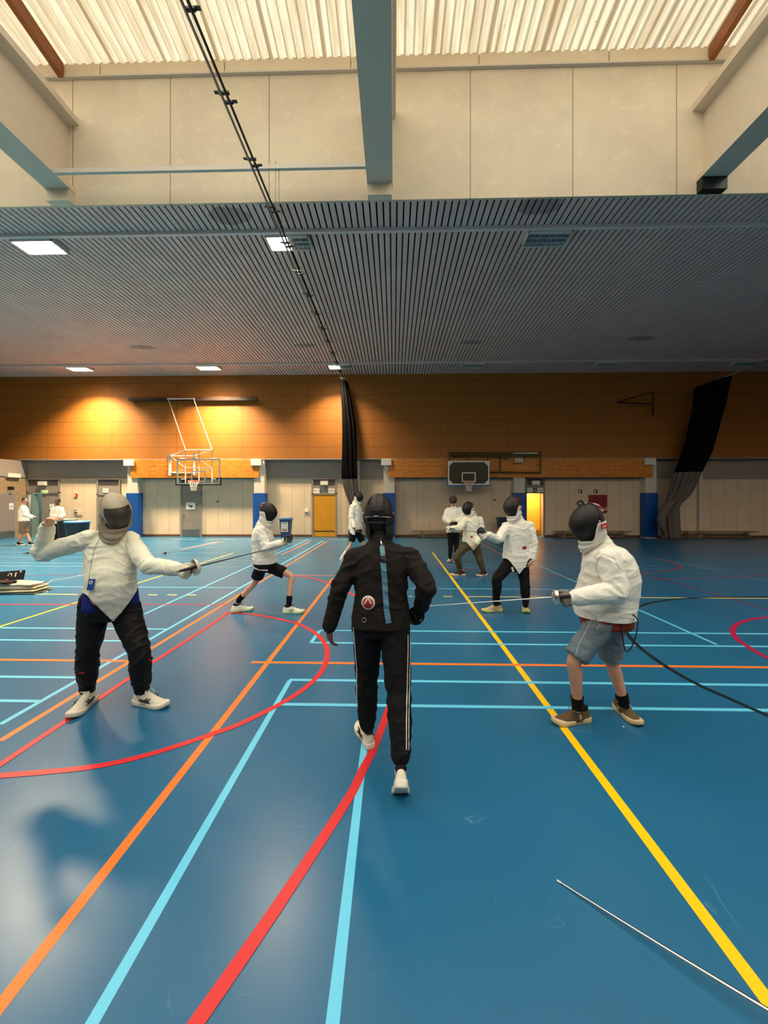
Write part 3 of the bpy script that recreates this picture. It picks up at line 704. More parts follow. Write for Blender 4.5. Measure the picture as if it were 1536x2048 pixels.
# ------------------------------------------------------------------ curtain rails and curtains
rx = xat(691, 18.0)-0.01; rz = zat(768, 17.95)
t = thing('curtain_rail', 'twin steel curtain rail running overhead from the skylight to the far wall', 'curtain rail', (rx, 6, rz))
for dx in (-0.035, 0.035):
    bm = bmesh.new(); tube(bm, [(dx, -10, 0), (dx, 11.9, 0)], 0.017, 10); obj('rail_tube', bm, M['dark_steel'] if dx > 0 else M['steel'], t)
for k in range(17):
    y = -3.9+k*1.0
    if y > 11.6: break
    bm = bmesh.new(); box(bm, -0.07, 0.07, y-0.02, y+0.02, 0.01, 0.035)
    box(bm, -0.125, -0.06, y-0.022, y+0.022, 0.028, 0.036); obj('rail_bracket', bm, M['dark_steel'], t); bm = bmesh.new(); box(bm, 0.06, 0.125, y+0.10, y+0.144, 0.028, 0.036); box(bm, -0.05, 0.07, y+0.102, y+0.142, 0.01, 0.035)
    obj('rail_bracket', bm, M['dark_steel'], t)
for y in (1.75, 4.6, 6.6, 9.0, 11.3):
    bm = bmesh.new(); tube(bm, [(0.0, y, 0.03), (0.0, y, ZC-rz-0.0)], 0.006, 6); obj('hanger_rod', bm, M['steel'], t)
# black curtain bundle
def curtain(name, label, centres, widths, depths, split, folds=9):
    """bundle of folds following centres from top to bottom"""
    t = thing(name, label, 'curtain', centres[0])
    C = catmull(centres, 8); n = len(C)
    def lerp(W, i):
        f = i/(n-1)*(len(W)-1); k = min(int(f), len(W)-2); return W[k]*(1-(f-k))+W[k+1]*(f-k)
    for part, m, keep in (('upper_cloth', M['curtain_black'], lambda z: z >= split), ('lower_net', M['curtain_grey'], lambda z: z <= split+0.25)):
        idx = [i for i in range(n) if keep(C[i].z)]
        bm = bmesh.new(); rings = []; K = folds*8
        for i in idx:
            ring = []; w, dp = lerp(widths, i)*0.5, lerp(depths, i)*0.5
            for k in range(K):
                a = 2*PI*k/K; rr = 1 + 0.22*math.sin(folds*a + 0.5*math.sin(i*0.3)) + 0.05*math.sin(3*a+i*.2)
                if part == 'lower_net': rr *= 0.985 if C[i].z < split else 0.93
                ring.append(bm.verts.new(C[i] + Vector((math.cos(a)*w*rr, math.sin(a)*dp*rr, 0))))
            rings.append(ring)
        for A, B in zip(rings, rings[1:]):
            for k in range(K):
                f = bm.faces.new((A[k], A[(k+1) % K], B[(k+1) % K], B[k])); f.smooth = True
        bm.faces.new(rings[0][::-1]); bm.faces.new(rings[-1])
        obj(part, bm, m, t, label='black cloth' if part == 'upper_cloth' else 'grey net hem')
    return t
Yc = 17.55; top = at(692, 772, Yc); top.x = rx; top.z = rz-0.015
rebase(curtain('divider_curtain', 'black divider curtain gathered at the far wall under the long rail', [top, at(697, 850, Yc), at(699, 950, Yc), at(704, 985, Yc), at(709, 1010, Yc), at(709, 1035, Yc), at(706, 1074, Yc)],
        [0.28, 0.50, 0.60, 0.52, 0.36, 0.30, 0.42], [0.5, 0.4, 0.35, 0.3, 0.25, 0.25, 0.3], zat(958, Yc)))
ra = at(1389, 777, 17.9); zr = ra.z; t = thing('curtain_rail', 'pale curtain rail slanting into view beside the right hand curtain', 'curtain rail', (ra.x, 14, zr))
bm = bmesh.new(); tube(bm, [(0, -6, 0), (0, 3.9, 0)], 0.035, 10); obj('rail_tube', bm, M['steel'], t)
for y in (-3, 0, 3):
    bm = bmesh.new(); tube(bm, [(0, y, 0.02), (0, y, ZC-zr)], 0.008, 6); obj('hanger_rod', bm, M['steel'], t)
Yc = 17.35
t = curtain('tied_curtain', 'long black curtain pulled slanting to its left and knotted low', [Vector((ra.x, 16.95, zr-0.03)), at(1418, 810, 17.0), at(1407, 850, 17.05), at(1395, 900, 17.15), at(1374, 950, 17.25), at(1360, 985, Yc), at(1343, 1012, Yc), at(1339, 1035, Yc), at(1343, 1077, Yc)],
        [0.35, 0.55, 0.75, 0.9, 0.9, 0.8, 0.50, 0.72, 0.66], [1.6, 1.4, 1.1, 0.8, 0.6, 0.5, 0.4, 0.45, 0.5], zat(950, Yc), 11)
bm = bmesh.new(); P = catmull([at(1352, 1000, Yc-0.2), at(1332, 1015, Yc-0.25), at(1323, 1040, Yc-0.25), at(1329, 1062, Yc-0.2)], 6)
tube(bm, P, [0.08+0.10*math.sin(PI*i/(len(P)-1)) for i in range(len(P))], 10); obj('gathered_swag', bm, M['curtain_grey'], t)
rebase(t)
# ------------------------------------------------------------------ strut between the beams
Yg = 7.05
a, b = at(109, 345, Yg), at(731, 331, Yg)
t = thing('ceiling_strut', 'thin pale strut spanning from the left beam to the middle beam', 'strut', ((a.x+b.x)/2, Yg, a.z))
w = (b.x-a.x)/2; bm = bmesh.new(); box(bm, -w, w, -0.03, 0.03, -0.03, 0.05); obj('strut_bar', bm, M['light_col'], t)
for dx, nm in ((xat(551, Yg), 0), (xat(558, Yg), 1)):
    bm = bmesh.new(); tube(bm, [(dx-(a.x+b.x)/2, 0, 0.12 if nm == 0 else 0), (dx-(a.x+b.x)/2, 0, rz-a.z)], 0.006, 6); obj('hanger_rod', bm, M['steel'], t)
# ------------------------------------------------------------------ basketball hoops
def hoop_ring(t, c, r, m, netlen, Yoff=0):
    bm = bmesh.new(); n = 28
    tube(bm, [c+Vector((r*math.cos(2*PI*k/n), r*math.sin(2*PI*k/n), 0)) for k in range(n)], 0.012, 8, True)
    box(bm, c.x-0.08, c.x+0.08, c.y+r-0.02, c.y+r+0.16, c.z-0.05, c.z+0.01)
    o = obj('rim', bm, m, t, label='orange rim')
    bm = bmesh.new(); K = 12
    for k in range(K):
        for s in (-1, 1):
            P = []
            for j in range(7):
                f = j/6; a = 2*PI*(k + s*f*1.5)/K; rr = r*(1-0.55*math.sin(f*PI*0.55)); P.append(c+Vector((rr*math.cos(a), rr*math.sin(a), -f*netlen)))
            tube(bm, P, 0.006, 4, caps=False)
    obj('net', bm, M['net'], t, label='white net')
# clear backboard, swung in front of the pine planks
Yb = 16.5
L, R_, T_, B_ = xat(353, Yb), xat(440, Yb), zat(917, Yb), zat(968, Yb)
t = thing('basketball_hoop', 'white framed clear basketball backboard on a truss, hung before the pine planks', 'basketball hoop', (xat(396, Yb), Yb, B_))
bm = bmesh.new()
def fr_rect(bm, x0, x1, z0, z1, y, w, d=0.04):
    box(bm, x0, x1, y, y+d, z0, z0+w); box(bm, x0, x1, y, y+d, z1-w, z1); box(bm, x0, x0+w, y, y+d, z0+w, z1-w); box(bm, x1-w, x1, y, y+d, z0+w, z1-w)
fr_rect(bm, L, R_, B_, T_, Yb, 0.05); obj('board_frame', bm, M['white'], t)
G = NT('clear_board'); G.b.inputs['Transmission Weight'].default_value = 1.0; G.b.inputs['Roughness'].default_value = 0.02; G.b.inputs['IOR'].default_value = 1.1; G.b.inputs['Base Color'].default_value = (0.9, 0.93, 0.92, 1)
obj('board_glass', bx(L+0.05, R_-0.05, Yb+0.01, Yb+0.022, B_+0.05, T_-0.05), G.m, t)
bm = bmesh.new(); cx = xat(396.5, Yb); fr_rect(bm, cx-0.30, cx+0.30, zat(963, Yb), zat(941, Yb), Yb-0.004, 0.04, 0.01); obj('target_square', bm, M['white'], t)
bm = bmesh.new(); box(bm, L-0.04, R_+0.04, Yb-0.01, Yb+0.06, B_-0.045, B_); box(bm, L-0.04, L+0.0, Yb-0.01, Yb+0.06, B_, B_+0.30); box(bm, R_, R_+0.04, Yb-0.01, Yb+0.06, B_, B_+0.30); obj('edge_padding', bm, mat('navy_edge_padding', (20, 26, 44), 0.6), t)
hoop_ring(t, Vector((xat(388, Yb-0.33), Yb-0.36, zat(961, Yb-0.33))), 0.225, M['orange'], 0.42)
# support truss
bm = bmesh.new(); Ya, Yz = 17.0, YW-0.08; r = 0.03
f = lambda px, py, y: at(px, py, y)
A1, A2, A3, A4 = f(371, 900, Ya), f(424, 900, Ya), f(424, 966, Ya), f(371, 966, Ya)
B1, B2, B3, B4 = f(340, 912, Yz), f(389, 912, Yz), f(389, 946, Yz), f(340, 946, Yz)
for p, q in ((A1, A2), (A2, A3), (A1, A4), (B1, B2), (B4, B3), (A1, B1), (A2, B2), (B4, f(371, 940, Ya)), (B3, f(424, 940, Ya)), (B1, f(371, 936, Ya)), (B2, f(424, 936, Ya)), (f(371, 936, Ya), f(424, 936, Ya)), (f(398, 900, Ya), f(398, 962, Ya))): tube(bm, [p, q], 0.022, 8)
obj('support_truss', bm, M['white'], t)
bm = bmesh.new()
for px in (340, 389): tube(bm, [f(px, 906, Yz), f(px, 951, Yz)], 0.055, 12)
obj('wall_post', bm, M['white'], t)
bm = bmesh.new()
for a_, b_ in (((371, 917), (353+6, 917)), ((424, 917), (434, 917)), ((371, 958), (362, 958)), ((424, 958), (432, 958))): tube(bm, [f(*a_, Ya), f(*b_, Yb+0.04)], 0.02, 6)
obj('board_bracket', bm, M['white'], t)
Yt = YW-0.25
bm = bmesh.new(); tube(bm, [f(336, 797, Yt), f(371, 899, Ya)], 0.014, 6); tube(bm, [f(387, 797, Yt), f(424, 899, Ya)], 0.014, 6); obj('stay_rod', bm, M['white'], t)
bm = bmesh.new(); tube(bm, [f(334, 797.5, Yt), f(389, 797.5, Yt)], 0.03, 8); obj('stay_bar', bm, M['white'], t)
rebase(t)
bm = bmesh.new(); a, b = f(258, 800, YW-0.18), f(515, 797, YW-0.18); box(bm, a.x, b.x, YW-0.22, YW-0.10, a.z-0.05, a.z+0.09); box(bm, a.x+0.1, a.x+0.2, YW-0.10, YW, a.z-0.05, a.z+0.05); box(bm, b.x-0.2, b.x-0.1, YW-0.10, YW, a.z-0.05, a.z+0.05)
tag(obj('wall_bar', bm, mat('dark_brown_steel', (44, 28, 18), 0.5)), 'long dark steel bar on the orange panelling above the clear backboard', 'bar')
# green framed backboard on the right
Yb = 17.45
L, R_, T_, B_ = xat(896, Yb), xat(979, Yb), zat(922, Yb), zat(970, Yb)
t = thing('basketball_hoop', 'backboard with blue lower padding folded against a dark green frame', 'basketball hoop', (xat(938, Yb), Yb, B_))
bm = bmesh.new(); fr_rect(bm, L, R_, B_, T_, Yb, 0.055)
for sx, sz in ((0, 0), (0, 1), (1, 0), (1, 1)):
    x = L+0.04 if sx == 0 else R_-0.04; z = B_+0.04 if sz == 0 else T_-0.04; dx = 0.2*(1 if sx == 0 else -1); dz = 0.2*(1 if sz == 0 else -1)
    v = [bm.verts.new(p) for p in ((x, Yb+.01, z), (x+dx, Yb+.01, z), (x, Yb+.01, z+dz))]; bm.faces.new(v if dx*dz > 0 else v[::-1])
obj('board_frame', bm, M['white'], t)
obj('board_panel', bx(L+0.05, R_-0.05, Yb+0.015, Yb+0.03, B_+0.05, T_-0.05), mat('dark_clear_panel', (60, 58, 36), 0.25), t)
bm = bmesh.new(); cx = (L+R_)/2; fr_rect(bm, cx-0.30, cx+0.30, zat(964, Yb), zat(945, Yb), Yb-0.004, 0.045, 0.01); obj('target_square', bm, M['white'], t)
bm = bmesh.new(); box(bm, L-0.04, R_+0.04, Yb-0.01, Yb+0.06, B_-0.06, B_); box(bm, L-0.04, L, Yb-0.01, Yb+0.06, B_, B_+0.28); box(bm, R_, R_+0.04, Yb-0.01, Yb+0.06, B_, B_+0.28); obj('edge_padding', bm, mat('blue_edge_padding', (46, 96, 150), 0.5), t)
hoop_ring(t, Vector((xat(938, Yb-0.3), Yb-0.30, zat(964, Yb-0.3))), 0.225, M['orange'], 0.4)
Yg = YW-0.2; bm = bmesh.new()
g = lambda px, py, y=Yg: at(px, py, y)
for p, q in (((899, 906), (1081, 905)), ((899, 912), (1081, 911)), ((1081, 903), (1081, 945)), ((975, 944), (1081, 945)), ((899, 905), (899, 925)), ((976, 905), (976, 945)), ((1000, 912), (1000, 944)), ((1048, 911), (1048, 920)), ((905, 915), (935, 908)), ((940, 920), (930, 908)), ((1015, 920), (1000, 908))): tube(bm, [g(*p), g(*q)], 0.028, 8)
obj('folding_frame', bm, M['green'], t)
bm = bmesh.new(); tube(bm, [g(1026, 906.5, Yg-0.05), g(1076, 906.5, Yg-0.05)], 0.025, 8); obj('white_bar', bm, M['white'], t)
a = g(1029, 925, Yg-0.05); b = g(1047, 916, Yg-0.05); obj('bracket_plate', bx(a.x, b.x, Yg-0.06, Yg-0.02, a.z, b.z), M['steel'], t)
bm = bmesh.new()
for px in (905, 970): tube(bm, [g(px, 930, Yb+0.05), g(px, 930, YW-0.07)], 0.02, 6)
obj('wall_arm', bm, M['green'], t)
rebase(t)
bm = bmesh.new(); o = [at(1233, 805, YW-0.12), at(1306, 808, YW-0.12), at(1306, 783, YW-0.12)]
tube(bm, [o[0], o[1]], 0.03, 8); tube(bm, [o[1]-Vector((0,0,.5)), o[2]], 0.03, 8); tube(bm, [o[0], o[2]], 0.02, 8)
tag(obj('wall_bracket', bm, mat('brown_bracket', (48, 26, 16), 0.6)), 'dark triangular bracket high on the shaded brown wall', 'bracket')
# ================================================================== people: builders
UP = Vector((0, 0, 1))
def sphere(bm, c, r, seg=14, R=None):
    r = r if isinstance(r, (tuple, list)) else (r, r, r)
    m = Matrix.Translation(Vector(c)) @ (R.to_4x4() if R else Matrix.Identity(4)) @ Matrix.Diagonal((r[0], r[1], r[2], 1))
    bmesh.ops.create_uvsphere(bm, u_segments=seg, v_segments=seg*2//3, radius=1, matrix=m)
def lerp_list(V, f):
    f = max(0, min(1, f))*(len(V)-1); k = min(int(f), len(V)-2); return V[k]*(1-(f-k))+V[k+1]*(f-k)
def limb(bm, pts, radii, n=14, k=5, ends=True):
    P = catmull(pts, k) if len(pts) > 2 else [Vector(pts[0]).lerp(Vector(pts[1]), i/k) for i in range(k+1)]
    R = [lerp_list(radii, i/(len(P)-1)) for i in range(len(P))]
    tube(bm, P, R, n)
    if ends: sphere(bm, P[0], R[0]*0.99); sphere(bm, P[-1], R[-1]*0.99)
def loft(bm, secs, n=28, p=2.3):
    """secs: (centre, side vector*hw, front vector*hd)"""
    rings = []
    for c, a, b in secs:
        ring = []
        for k in range(n):
            t = 2*PI*k/n; co, si = math.cos(t), math.sin(t)
            x = math.copysign(abs(co)**(2/p), co); y = math.copysign(abs(si)**(2/p), si)
            ring.append(bm.verts.new(c + a*x + b*y))
        rings.append(ring)
    for A, B in zip(rings, rings[1:]):
        for k in range(n): bm.faces.new((A[k], A[(k+1) % n], B[(k+1) % n], B[k]))
    bm.faces.new(rings[0][::-1]); bm.faces.new(rings[-1])
    bmesh.ops.recalc_face_normals(bm, faces=bm.faces)
def remesh(name, bm, m, parent, voxel=0.01, smooth=4, disp=None, cut=None, solid=0):
    me = bpy.data.meshes.new('tmp'); bm.to_mesh(me); bm.free(); o = bpy.data.objects.new('tmp', me); COL.objects.link(o)
    r = o.modifiers.new('r', 'REMESH'); r.mode = 'VOXEL'; r.voxel_size = voxel; r.adaptivity = 0
    s = o.modifiers.new('s', 'SMOOTH'); s.iterations = smooth; s.factor = 0.5
    dg = bpy.context.evaluated_depsgraph_get(); nm = bpy.data.meshes.new_from_object(o.evaluated_get(dg))
    bpy.data.objects.remove(o); bpy.data.meshes.remove(me)
    nm.name = name
    b2 = bmesh.new(); b2.from_mesh(nm); b2.normal_update()
    if disp:
        mv = [(v, v.normal*disp(v.co)) for v in b2.verts]
        for v, d in mv: v.co += d
    if cut:
        kill = [f for f in b2.faces if all(cut(v.co) > 0 for v in f.verts)]
        bmesh.ops.delete(b2, geom=kill, context='FACES')
        for v in b2.verts:
            if v.is_boundary:
                d = cut(v.co)
                if d > -voxel*2: v.co.z += d if abs(d) < 0.03 else 0
    for f in b2.faces: f.smooth = True
    b2.normal_update(); b2.to_mesh(nm); b2.free()
    nm.materials.clear(); nm.materials.append(m)
    o = bpy.data.objects.new(name, nm); COL.objects.link(o); o.parent = parent
    if solid:
        sm = o.modifiers.new('cloth_thickness', 'SOLIDIFY'); sm.thickness = solid; sm.offset = -1
    return o
def folds(joints, amp, seed=0.0, base=0.55, stretch=(5.5, 5.5, 10)):
    """cloth creases: ridged noise, deeper round the joints"""
    J = [Vector(j) for j in joints]; sd = Vector((seed, seed*1.7, -seed))
    def f(p):
        w = base
        for j in J: w += 0.9*math.exp(-((p-j).length/0.12)**2)
        w = min(w, 1.7)
        q = Vector((p.x*stretch[0], p.y*stretch[1], p.z*stretch[2]))+sd
        q += noise.noise_vector(p*4+sd)*0.9
        a = noise.noise(q); b = noise.noise(q*1.9+sd)
        r = max(0.0, 1-abs(a)*3.6); r2 = max(0.0, 1-abs(b)*3.6); r = r*r*(3-2*r); r2 = r2*r2*(3-2*r2)
        return amp*w*(r*0.75 + r2*0.4 - 0.45 + 0.5*noise.noise(p*6+sd))
    return f
def hand(bm, wrist, d, n, thumb, curl=(20, 20, 15), s=1.0, fat=1.0, spread=0.08, thumb_curl=25):
    """wrist point, finger direction d, back-of-hand normal n, thumb side vector"""
    d = d.normalized(); n = (n - d*n.dot(d)).normalized(); t = d.cross(n); t = t if t.dot(thumb) > 0 else -t
    w = Vector(wrist)
    loft(bm, [(w - d*0.02*s, t*0.027*s*fat, n*0.02*s*fat), (w + d*0.02*s, t*0.03*s*fat, n*0.019*s*fat), (w + d*0.055*s, t*0.040*s*fat, n*0.017*s*fat), (w + d*0.092*s, t*0.041*s*fat, n*0.014*s*fat)], 16)
    for i, (off, ln) in enumerate(((0.031, 0.074), (0.0105, 0.083), (-0.0105, 0.076), (-0.031, 0.060))):
        p = w + d*(0.088 - abs(off)*0.15)*s + t*off*s*fat; dd = (d + t*off*spread*14).normalized(); r = 0.0092*s*fat
        pts = [p - d*0.02*s, p]; ang = 0; c = curl[0] + i*3
        for seg, (cv, fr) in enumerate(((c, 0.46), (curl[1], 0.30), (curl[2], 0.24))):
            ang += math.radians(cv); q = dd*math.cos(ang) - n*math.sin(ang); p = p + q*ln*fr*s; pts.append(p)
        tube(bm, pts, [r*1.05, r, r*0.96, r*0.88, r*0.75], 10); sphere(bm, pts[-1], r*0.78, 8)
        for q in pts[1:-1]: sphere(bm, q, r*1.0, 8)
    p = w + d*0.028*s + t*0.028*s*fat; a = math.radians(thumb_curl)
    q1 = (d*0.62 + t*0.72 - n*0.30).normalized(); q2 = (q1*math.cos(a) + (d*0.8 - t*0.5 - n*0.4).normalized()*math.sin(a)).normalized()
    pts = [p - q1*0.012*s, p + q1*0.034*s, p + q1*0.034*s + q2*0.034*s, p + q1*0.034*s + q2*0.058*s]; r = 0.0115*s*fat
    tube(bm, pts, [r*1.15, r, r*0.92, r*0.75], 10)
    for q, k in zip(pts, (1.15, 1, .92, .78)): sphere(bm, q, r*k, 8)

MS = {}
def cloth(name, col, var=0.04, bump=0.35, bscale=260, rough=0.85):
    if name not in MS:
        MS[name] = m = mat(name, col, rough, spec=0.2, var=var, vscale=6, bump=max(bump, 0.01), bscale=bscale, bdist=0.0012)
        t = m.node_tree; b1 = [n for n in t.nodes if n.type == 'BUMP'][0]; v = [n for n in t.nodes if n.type == 'MAPPING'][0].outputs[0]
        nz = t.nodes.new('ShaderNodeTexNoise'); nz.inputs['Scale'].default_value = 9; nz.inputs['Detail'].default_value = 2; nz.inputs['Distortion'].default_value = 1.2; t.links.new(v, nz.inputs['Vector'])
        b2 = t.nodes.new('ShaderNodeBump'); b2.inputs['Strength'].default_value = 0.45 if bump > 0.1 else 0.1; b2.inputs['Distance'].default_value = 0.018
        t.links.new(nz.outputs[0], b2.inputs['Height']); t.links.new(b2.outputs[0], b1.inputs['Normal'])
    return MS[name]
SKIN = mat('skin', (206, 152, 124), 0.5, var=0.07, vscale=14); SKIN2 = mat('brown_skin', (112, 70, 50), 0.5, var=0.08, vscale=14)
SKIN_L = mat('light_skin', (214, 166, 136), 0.5, var=0.07, vscale=14)
def mesh_mat(name, col, alt, scale, metal=0.3, rough=0.45):
    N = NT(name); o = N.xyz(N.coord())
    a = N.math('FRACT', N.math('MULTIPLY', N.math('ADD', o[0], o[2]), scale)); b = N.math('FRACT', N.math('MULTIPLY', N.math('SUBTRACT', o[0], N.math('MULTIPLY', o[2], 1.0)), scale))
    g = N.math('MAXIMUM', N.math('GREATER_THAN', a, 0.6), N.math('GREATER_THAN', b, 0.6))
    N.link(N.mix(g, srgb(*alt), srgb(*col)), N.b.inputs['Base Color']); N.b.inputs['Roughness'].default_value = rough; N.b.inputs['Metallic'].default_value = metal
    N.bump(g, 0.3, 0.001); return N.m
M['mask_mesh'] = mesh_mat('black_mask_mesh', (30, 25, 22), (16, 13, 12), 330)
M['mask_mesh_brown'] = mesh_mat('dark_mask_mesh', (52, 42, 34), (30, 24, 20), 330)
M['mask_grey'] = mesh_mat('grey_mask_mesh', (92, 80, 68), (54, 46, 40), 330, 0.3)
M['lame'] = mat('silver_mask_cover', (184, 172, 146), 0.5, 0.1, var=0.12, vscale=30, bump=0.3, bscale=300)
M['trim_black'] = mat('mask_trim', (20, 18, 18), 0.6); M['trim_silver'] = mat('mask_trim_silver', (170, 166, 158), 0.35, 0.7)
M['bib_white'] = mat('white_bib_cloth', (226, 220, 206), 0.85, bump=0.3, bscale=90); M['bib_black'] = mat('black_bib_cloth', (20, 18, 17), 0.9, bump=0.3, bscale=90)
M['bib_grey'] = mat('grey_bib_cloth', (150, 138, 116), 0.8, var=0.1, bump=0.4, bscale=120)
M['tag_red'] = mat('red_label', (188, 32, 30), 0.6); M['strap_red'] = mat('red_strap', (168, 34, 52), 0.6); M['strap_white'] = mat('white_strap', (222, 214, 214), 0.6)
M['hair_dark'] = mat('dark_hair', (34, 24, 19), 0.7, bump=0.8, bscale=120); M['hair_brown'] = mat('brown_hair', (60, 38, 26), 0.7, bump=0.9, bscale=100)

def frame(fwd, up=UP):
    f = Vector(fwd).normalized(); r = f.cross(up).normalized(); u = r.cross(f).normalized()
    return Matrix((r, f, u)).transposed()   # columns: right, forward, up
def bake(bm, c, R): bm.transform(Matrix.Translation(Vector(c)) @ R.to_4x4())
def make_mask(t, c, fwd, mesh, bib, s=1.0, tagm=None, strap='plain', trim='trim_black', cover=None, up=UP, neck=None, back=0):
    """mask: mesh dome, edge trim, bib, back strap; local axes x right, y forward, z up"""
    R = frame(fwd, up); c = Vector(c)
    def pt(az, el, k=1.0):
        x = math.sin(az)*math.cos(el); y = math.cos(az)*math.cos(el); z = math.sin(el)
        low = max(0, -z)
        X = 0.098*x*(1-0.30*low**1.3); Y = (0.130 if y > 0 else 0.112)*y*(1-0.05*low); Z = 0.138*z*(1.06 if z < 0 else 1)
        Y += 0.022*max(0, y)*(1-abs(z)) + 0.012*low
        return Vector((X, Y, Z))*s*k
    NA, NE = 40, 26
    def edge(el):
        d = math.degrees(el)
        if back and d > -4: f = min(1, (d+4)/9); return math.radians(100 + 80*f*f*(3-2*f))
        if d > 0: return math.radians(100 + 18*math.sin(el))
        return math.radians(100 - 16*min(1, -d/6) - 12*max(0, (-d-45)/30))
    bm = bmesh.new(); G = []
    for j in range(NE+1):
        el = math.radians(-78 + 168*j/NE) if j < NE else math.radians(89.5)
        amax = edge(el)
        G.append([bm.verts.new(pt(-amax + 2*amax*i/NA, el)) for i in range(NA+1)])
    for j in range(NE):
        for i in range(NA):
            f = bm.faces.new((G[j][i], G[j+1][i], G[j+1][i+1], G[j][i+1])); f.smooth = True
    bake(bm, c, R); o = obj('mask', bm, M[mesh], t); sm = o.modifiers.new('thickness', 'SOLIDIFY'); sm.thickness = 0.004*s
    root = o
    bm = bmesh.new(); e = []
    for j in range(NE+1):
        el = math.radians(-78 + 168*j/NE); amax = edge(el); e.append(pt(amax, el, 1.01))
    e2 = [Vector((-p.x, p.y, p.z)) for p in e][::-1]
    if back: e = e[:int(NE*0.52)+1]; e2 = [Vector((-p.x, p.y, p.z)) for p in e][::-1]
    tube(bm, e + e2, 0.0055*s, 8, True); bake(bm, c, R); obj('edge_trim', bm, M[trim], root)
    # ridge seam where the dome meets the side panels
    bm = bmesh.new(); P = [pt(math.radians(58), math.radians(-75+165*k/20), 1.006) for k in range(21)]; P += [Vector((-p.x, p.y, p.z)) for p in P][::-1]
    tube(bm, P, 0.0022*s, 6, True); bake(bm, c, R); obj('seam', bm, M[trim] if trim != 'trim_silver' else M['trim_black'], root)
    if cover:
        bm = bmesh.new(); G = []
        for j in range(15):
            el = math.radians(22 + 68*j/14); G.append([bm.verts.new(pt(math.radians(-118+236*i/NA), el, 1.025)) for i in range(NA+1)])
        for j in range(14):
            for i in range(NA): f = bm.faces.new((G[j][i], G[j][i+1], G[j+1][i+1], G[j+1][i])); f.smooth = True
        for sg in (-1, 1):
            G = []
            for j in range(15):
                el = math.radians(-70 + 94*j/14); a0 = 48+10*math.cos(el*1.2); G.append([bm.verts.new(pt(sg*math.radians(a0+(108-a0)*i/10), el, 1.025)) for i in range(11)])
            for j in range(14):
                for i in range(10):
                    q = (G[j][i], G[j][i+1], G[j+1][i+1], G[j+1][i]); f = bm.faces.new(q if sg > 0 else q[::-1]); f.smooth = True
        bake(bm, c, R); obj('mask_cover', bm, M[cover], root, label='silver fabric cover')
    # bib: hangs from the lower rim round the throat, higher at the sides
    bm = bmesh.new(); NB = 36; NV = 10; G = []
    nk = (R.transposed() @ (Vector(neck)-c)) if neck is not None else Vector((0, -0.03, -0.2))
    for j in range(NV+1):
        f = j/NV; row = []
        for i in range(NB+1):
            a = math.radians(-148 + 296*i/NB); sd_ = min(1.0, max(0.0, (abs(math.degrees(a))-62)/26)); sd_ = sd_*sd_*(3-2*sd_)
            top = Vector((0.103*math.sin(a)*(0.86+0.14*sd_), 0.004+(0.088 if math.cos(a) > 0 else 0.102)*math.cos(a), -0.118 + 0.122*sd_))
            bot = nk/s + Vector((0.078*math.sin(a), 0.01+0.080*math.cos(a)+0.02*(1-sd_), -0.004 - 0.060*max(0, math.cos(a))))
            g_ = f**(1+0.5*sd_); p = top.lerp(bot, g_); p += Vector((math.sin(a), math.cos(a), 0))*0.007*math.sin(g_*PI*4.0)*min(1, 3*g_)
            row.append(bm.verts.new(p*s))
        G.append(row)
    for j in range(NV):
        for i in range(NB): q = bm.faces.new((G[j][i], G[j+1][i], G[j+1][i+1], G[j][i+1])); q.smooth = True
    bmesh.ops.recalc_face_normals(bm, faces=bm.faces); bake(bm, c, R)
    b = obj('bib', bm, M[bib], root); sm = b.modifiers.new('thickness', 'SOLIDIFY'); sm.thickness = 0.006*s; sm.offset = 0; ss = b.modifiers.new('soft', 'SUBSURF'); ss.levels = 1; ss.render_levels = 1
    # back strap
    bm = bmesh.new()
    P = catmull([pt(math.radians(122), math.radians(62), 1.0), Vector((0.055, -0.098, 0.075))*s, Vector((0, -0.108, 0.055))*s, Vector((-0.055, -0.098, 0.075))*s, pt(math.radians(-122), math.radians(62), 1.0)], 6)
    for i in range(len(P)-1):
        a, b_ = P[i], P[i+1]; w = Vector((0, 0.004, 0.009))*s; v = [bm.verts.new(q) for q in (a-w, b_-w, b_+w, a+w)]; bm.faces.new(v)
    bmesh.ops.remove_doubles(bm, verts=bm.verts, dist=1e-5); bake(bm, c, R)
    k = obj('strap', bm, M['strap_red'] if strap == 'red' else M['trim_black'], root); sm = k.modifiers.new('thickness', 'SOLIDIFY'); sm.thickness = 0.003
    if strap == 'red':
        bm = bmesh.new(); tube(bm, catmull([pt(math.radians(8), math.radians(86), 1.02), Vector((0, -0.068, 0.118))*s, Vector((0, -0.098, 0.090))*s, Vector((0.0, -0.110, 0.058))*s], 6), 0.0055*s, 8); bake(bm, c, R); obj('strap', bm, M['strap_white'], root, label='white strap')
    # studs where the bib meets the mask
    for sg in (-1, 1):
        bm = bmesh.new(); sphere(bm, (sg*0.098*s, -0.008*s, 0.012*s), 0.006*s, 8); bake(bm, c, R); obj('stud', bm, M['chrome'], root)
        if tagm:
            bm = bmesh.new()
            a0 = math.radians(112); nn = Vector((sg*math.sin(a0), math.cos(a0), 0)); tt = Vector((-nn.y, nn.x, 0))
            obox(bm, (nn*0.106 + Vector((0, 0.004, -0.026)))*s, tt, Vector((0, 0, 1)), nn, 0.028*s, 0.016*s, 0.003*s)
            bake(bm, c, R); g = obj('maker_label', bm, M['tag_red'], root, label='red label with white lettering')
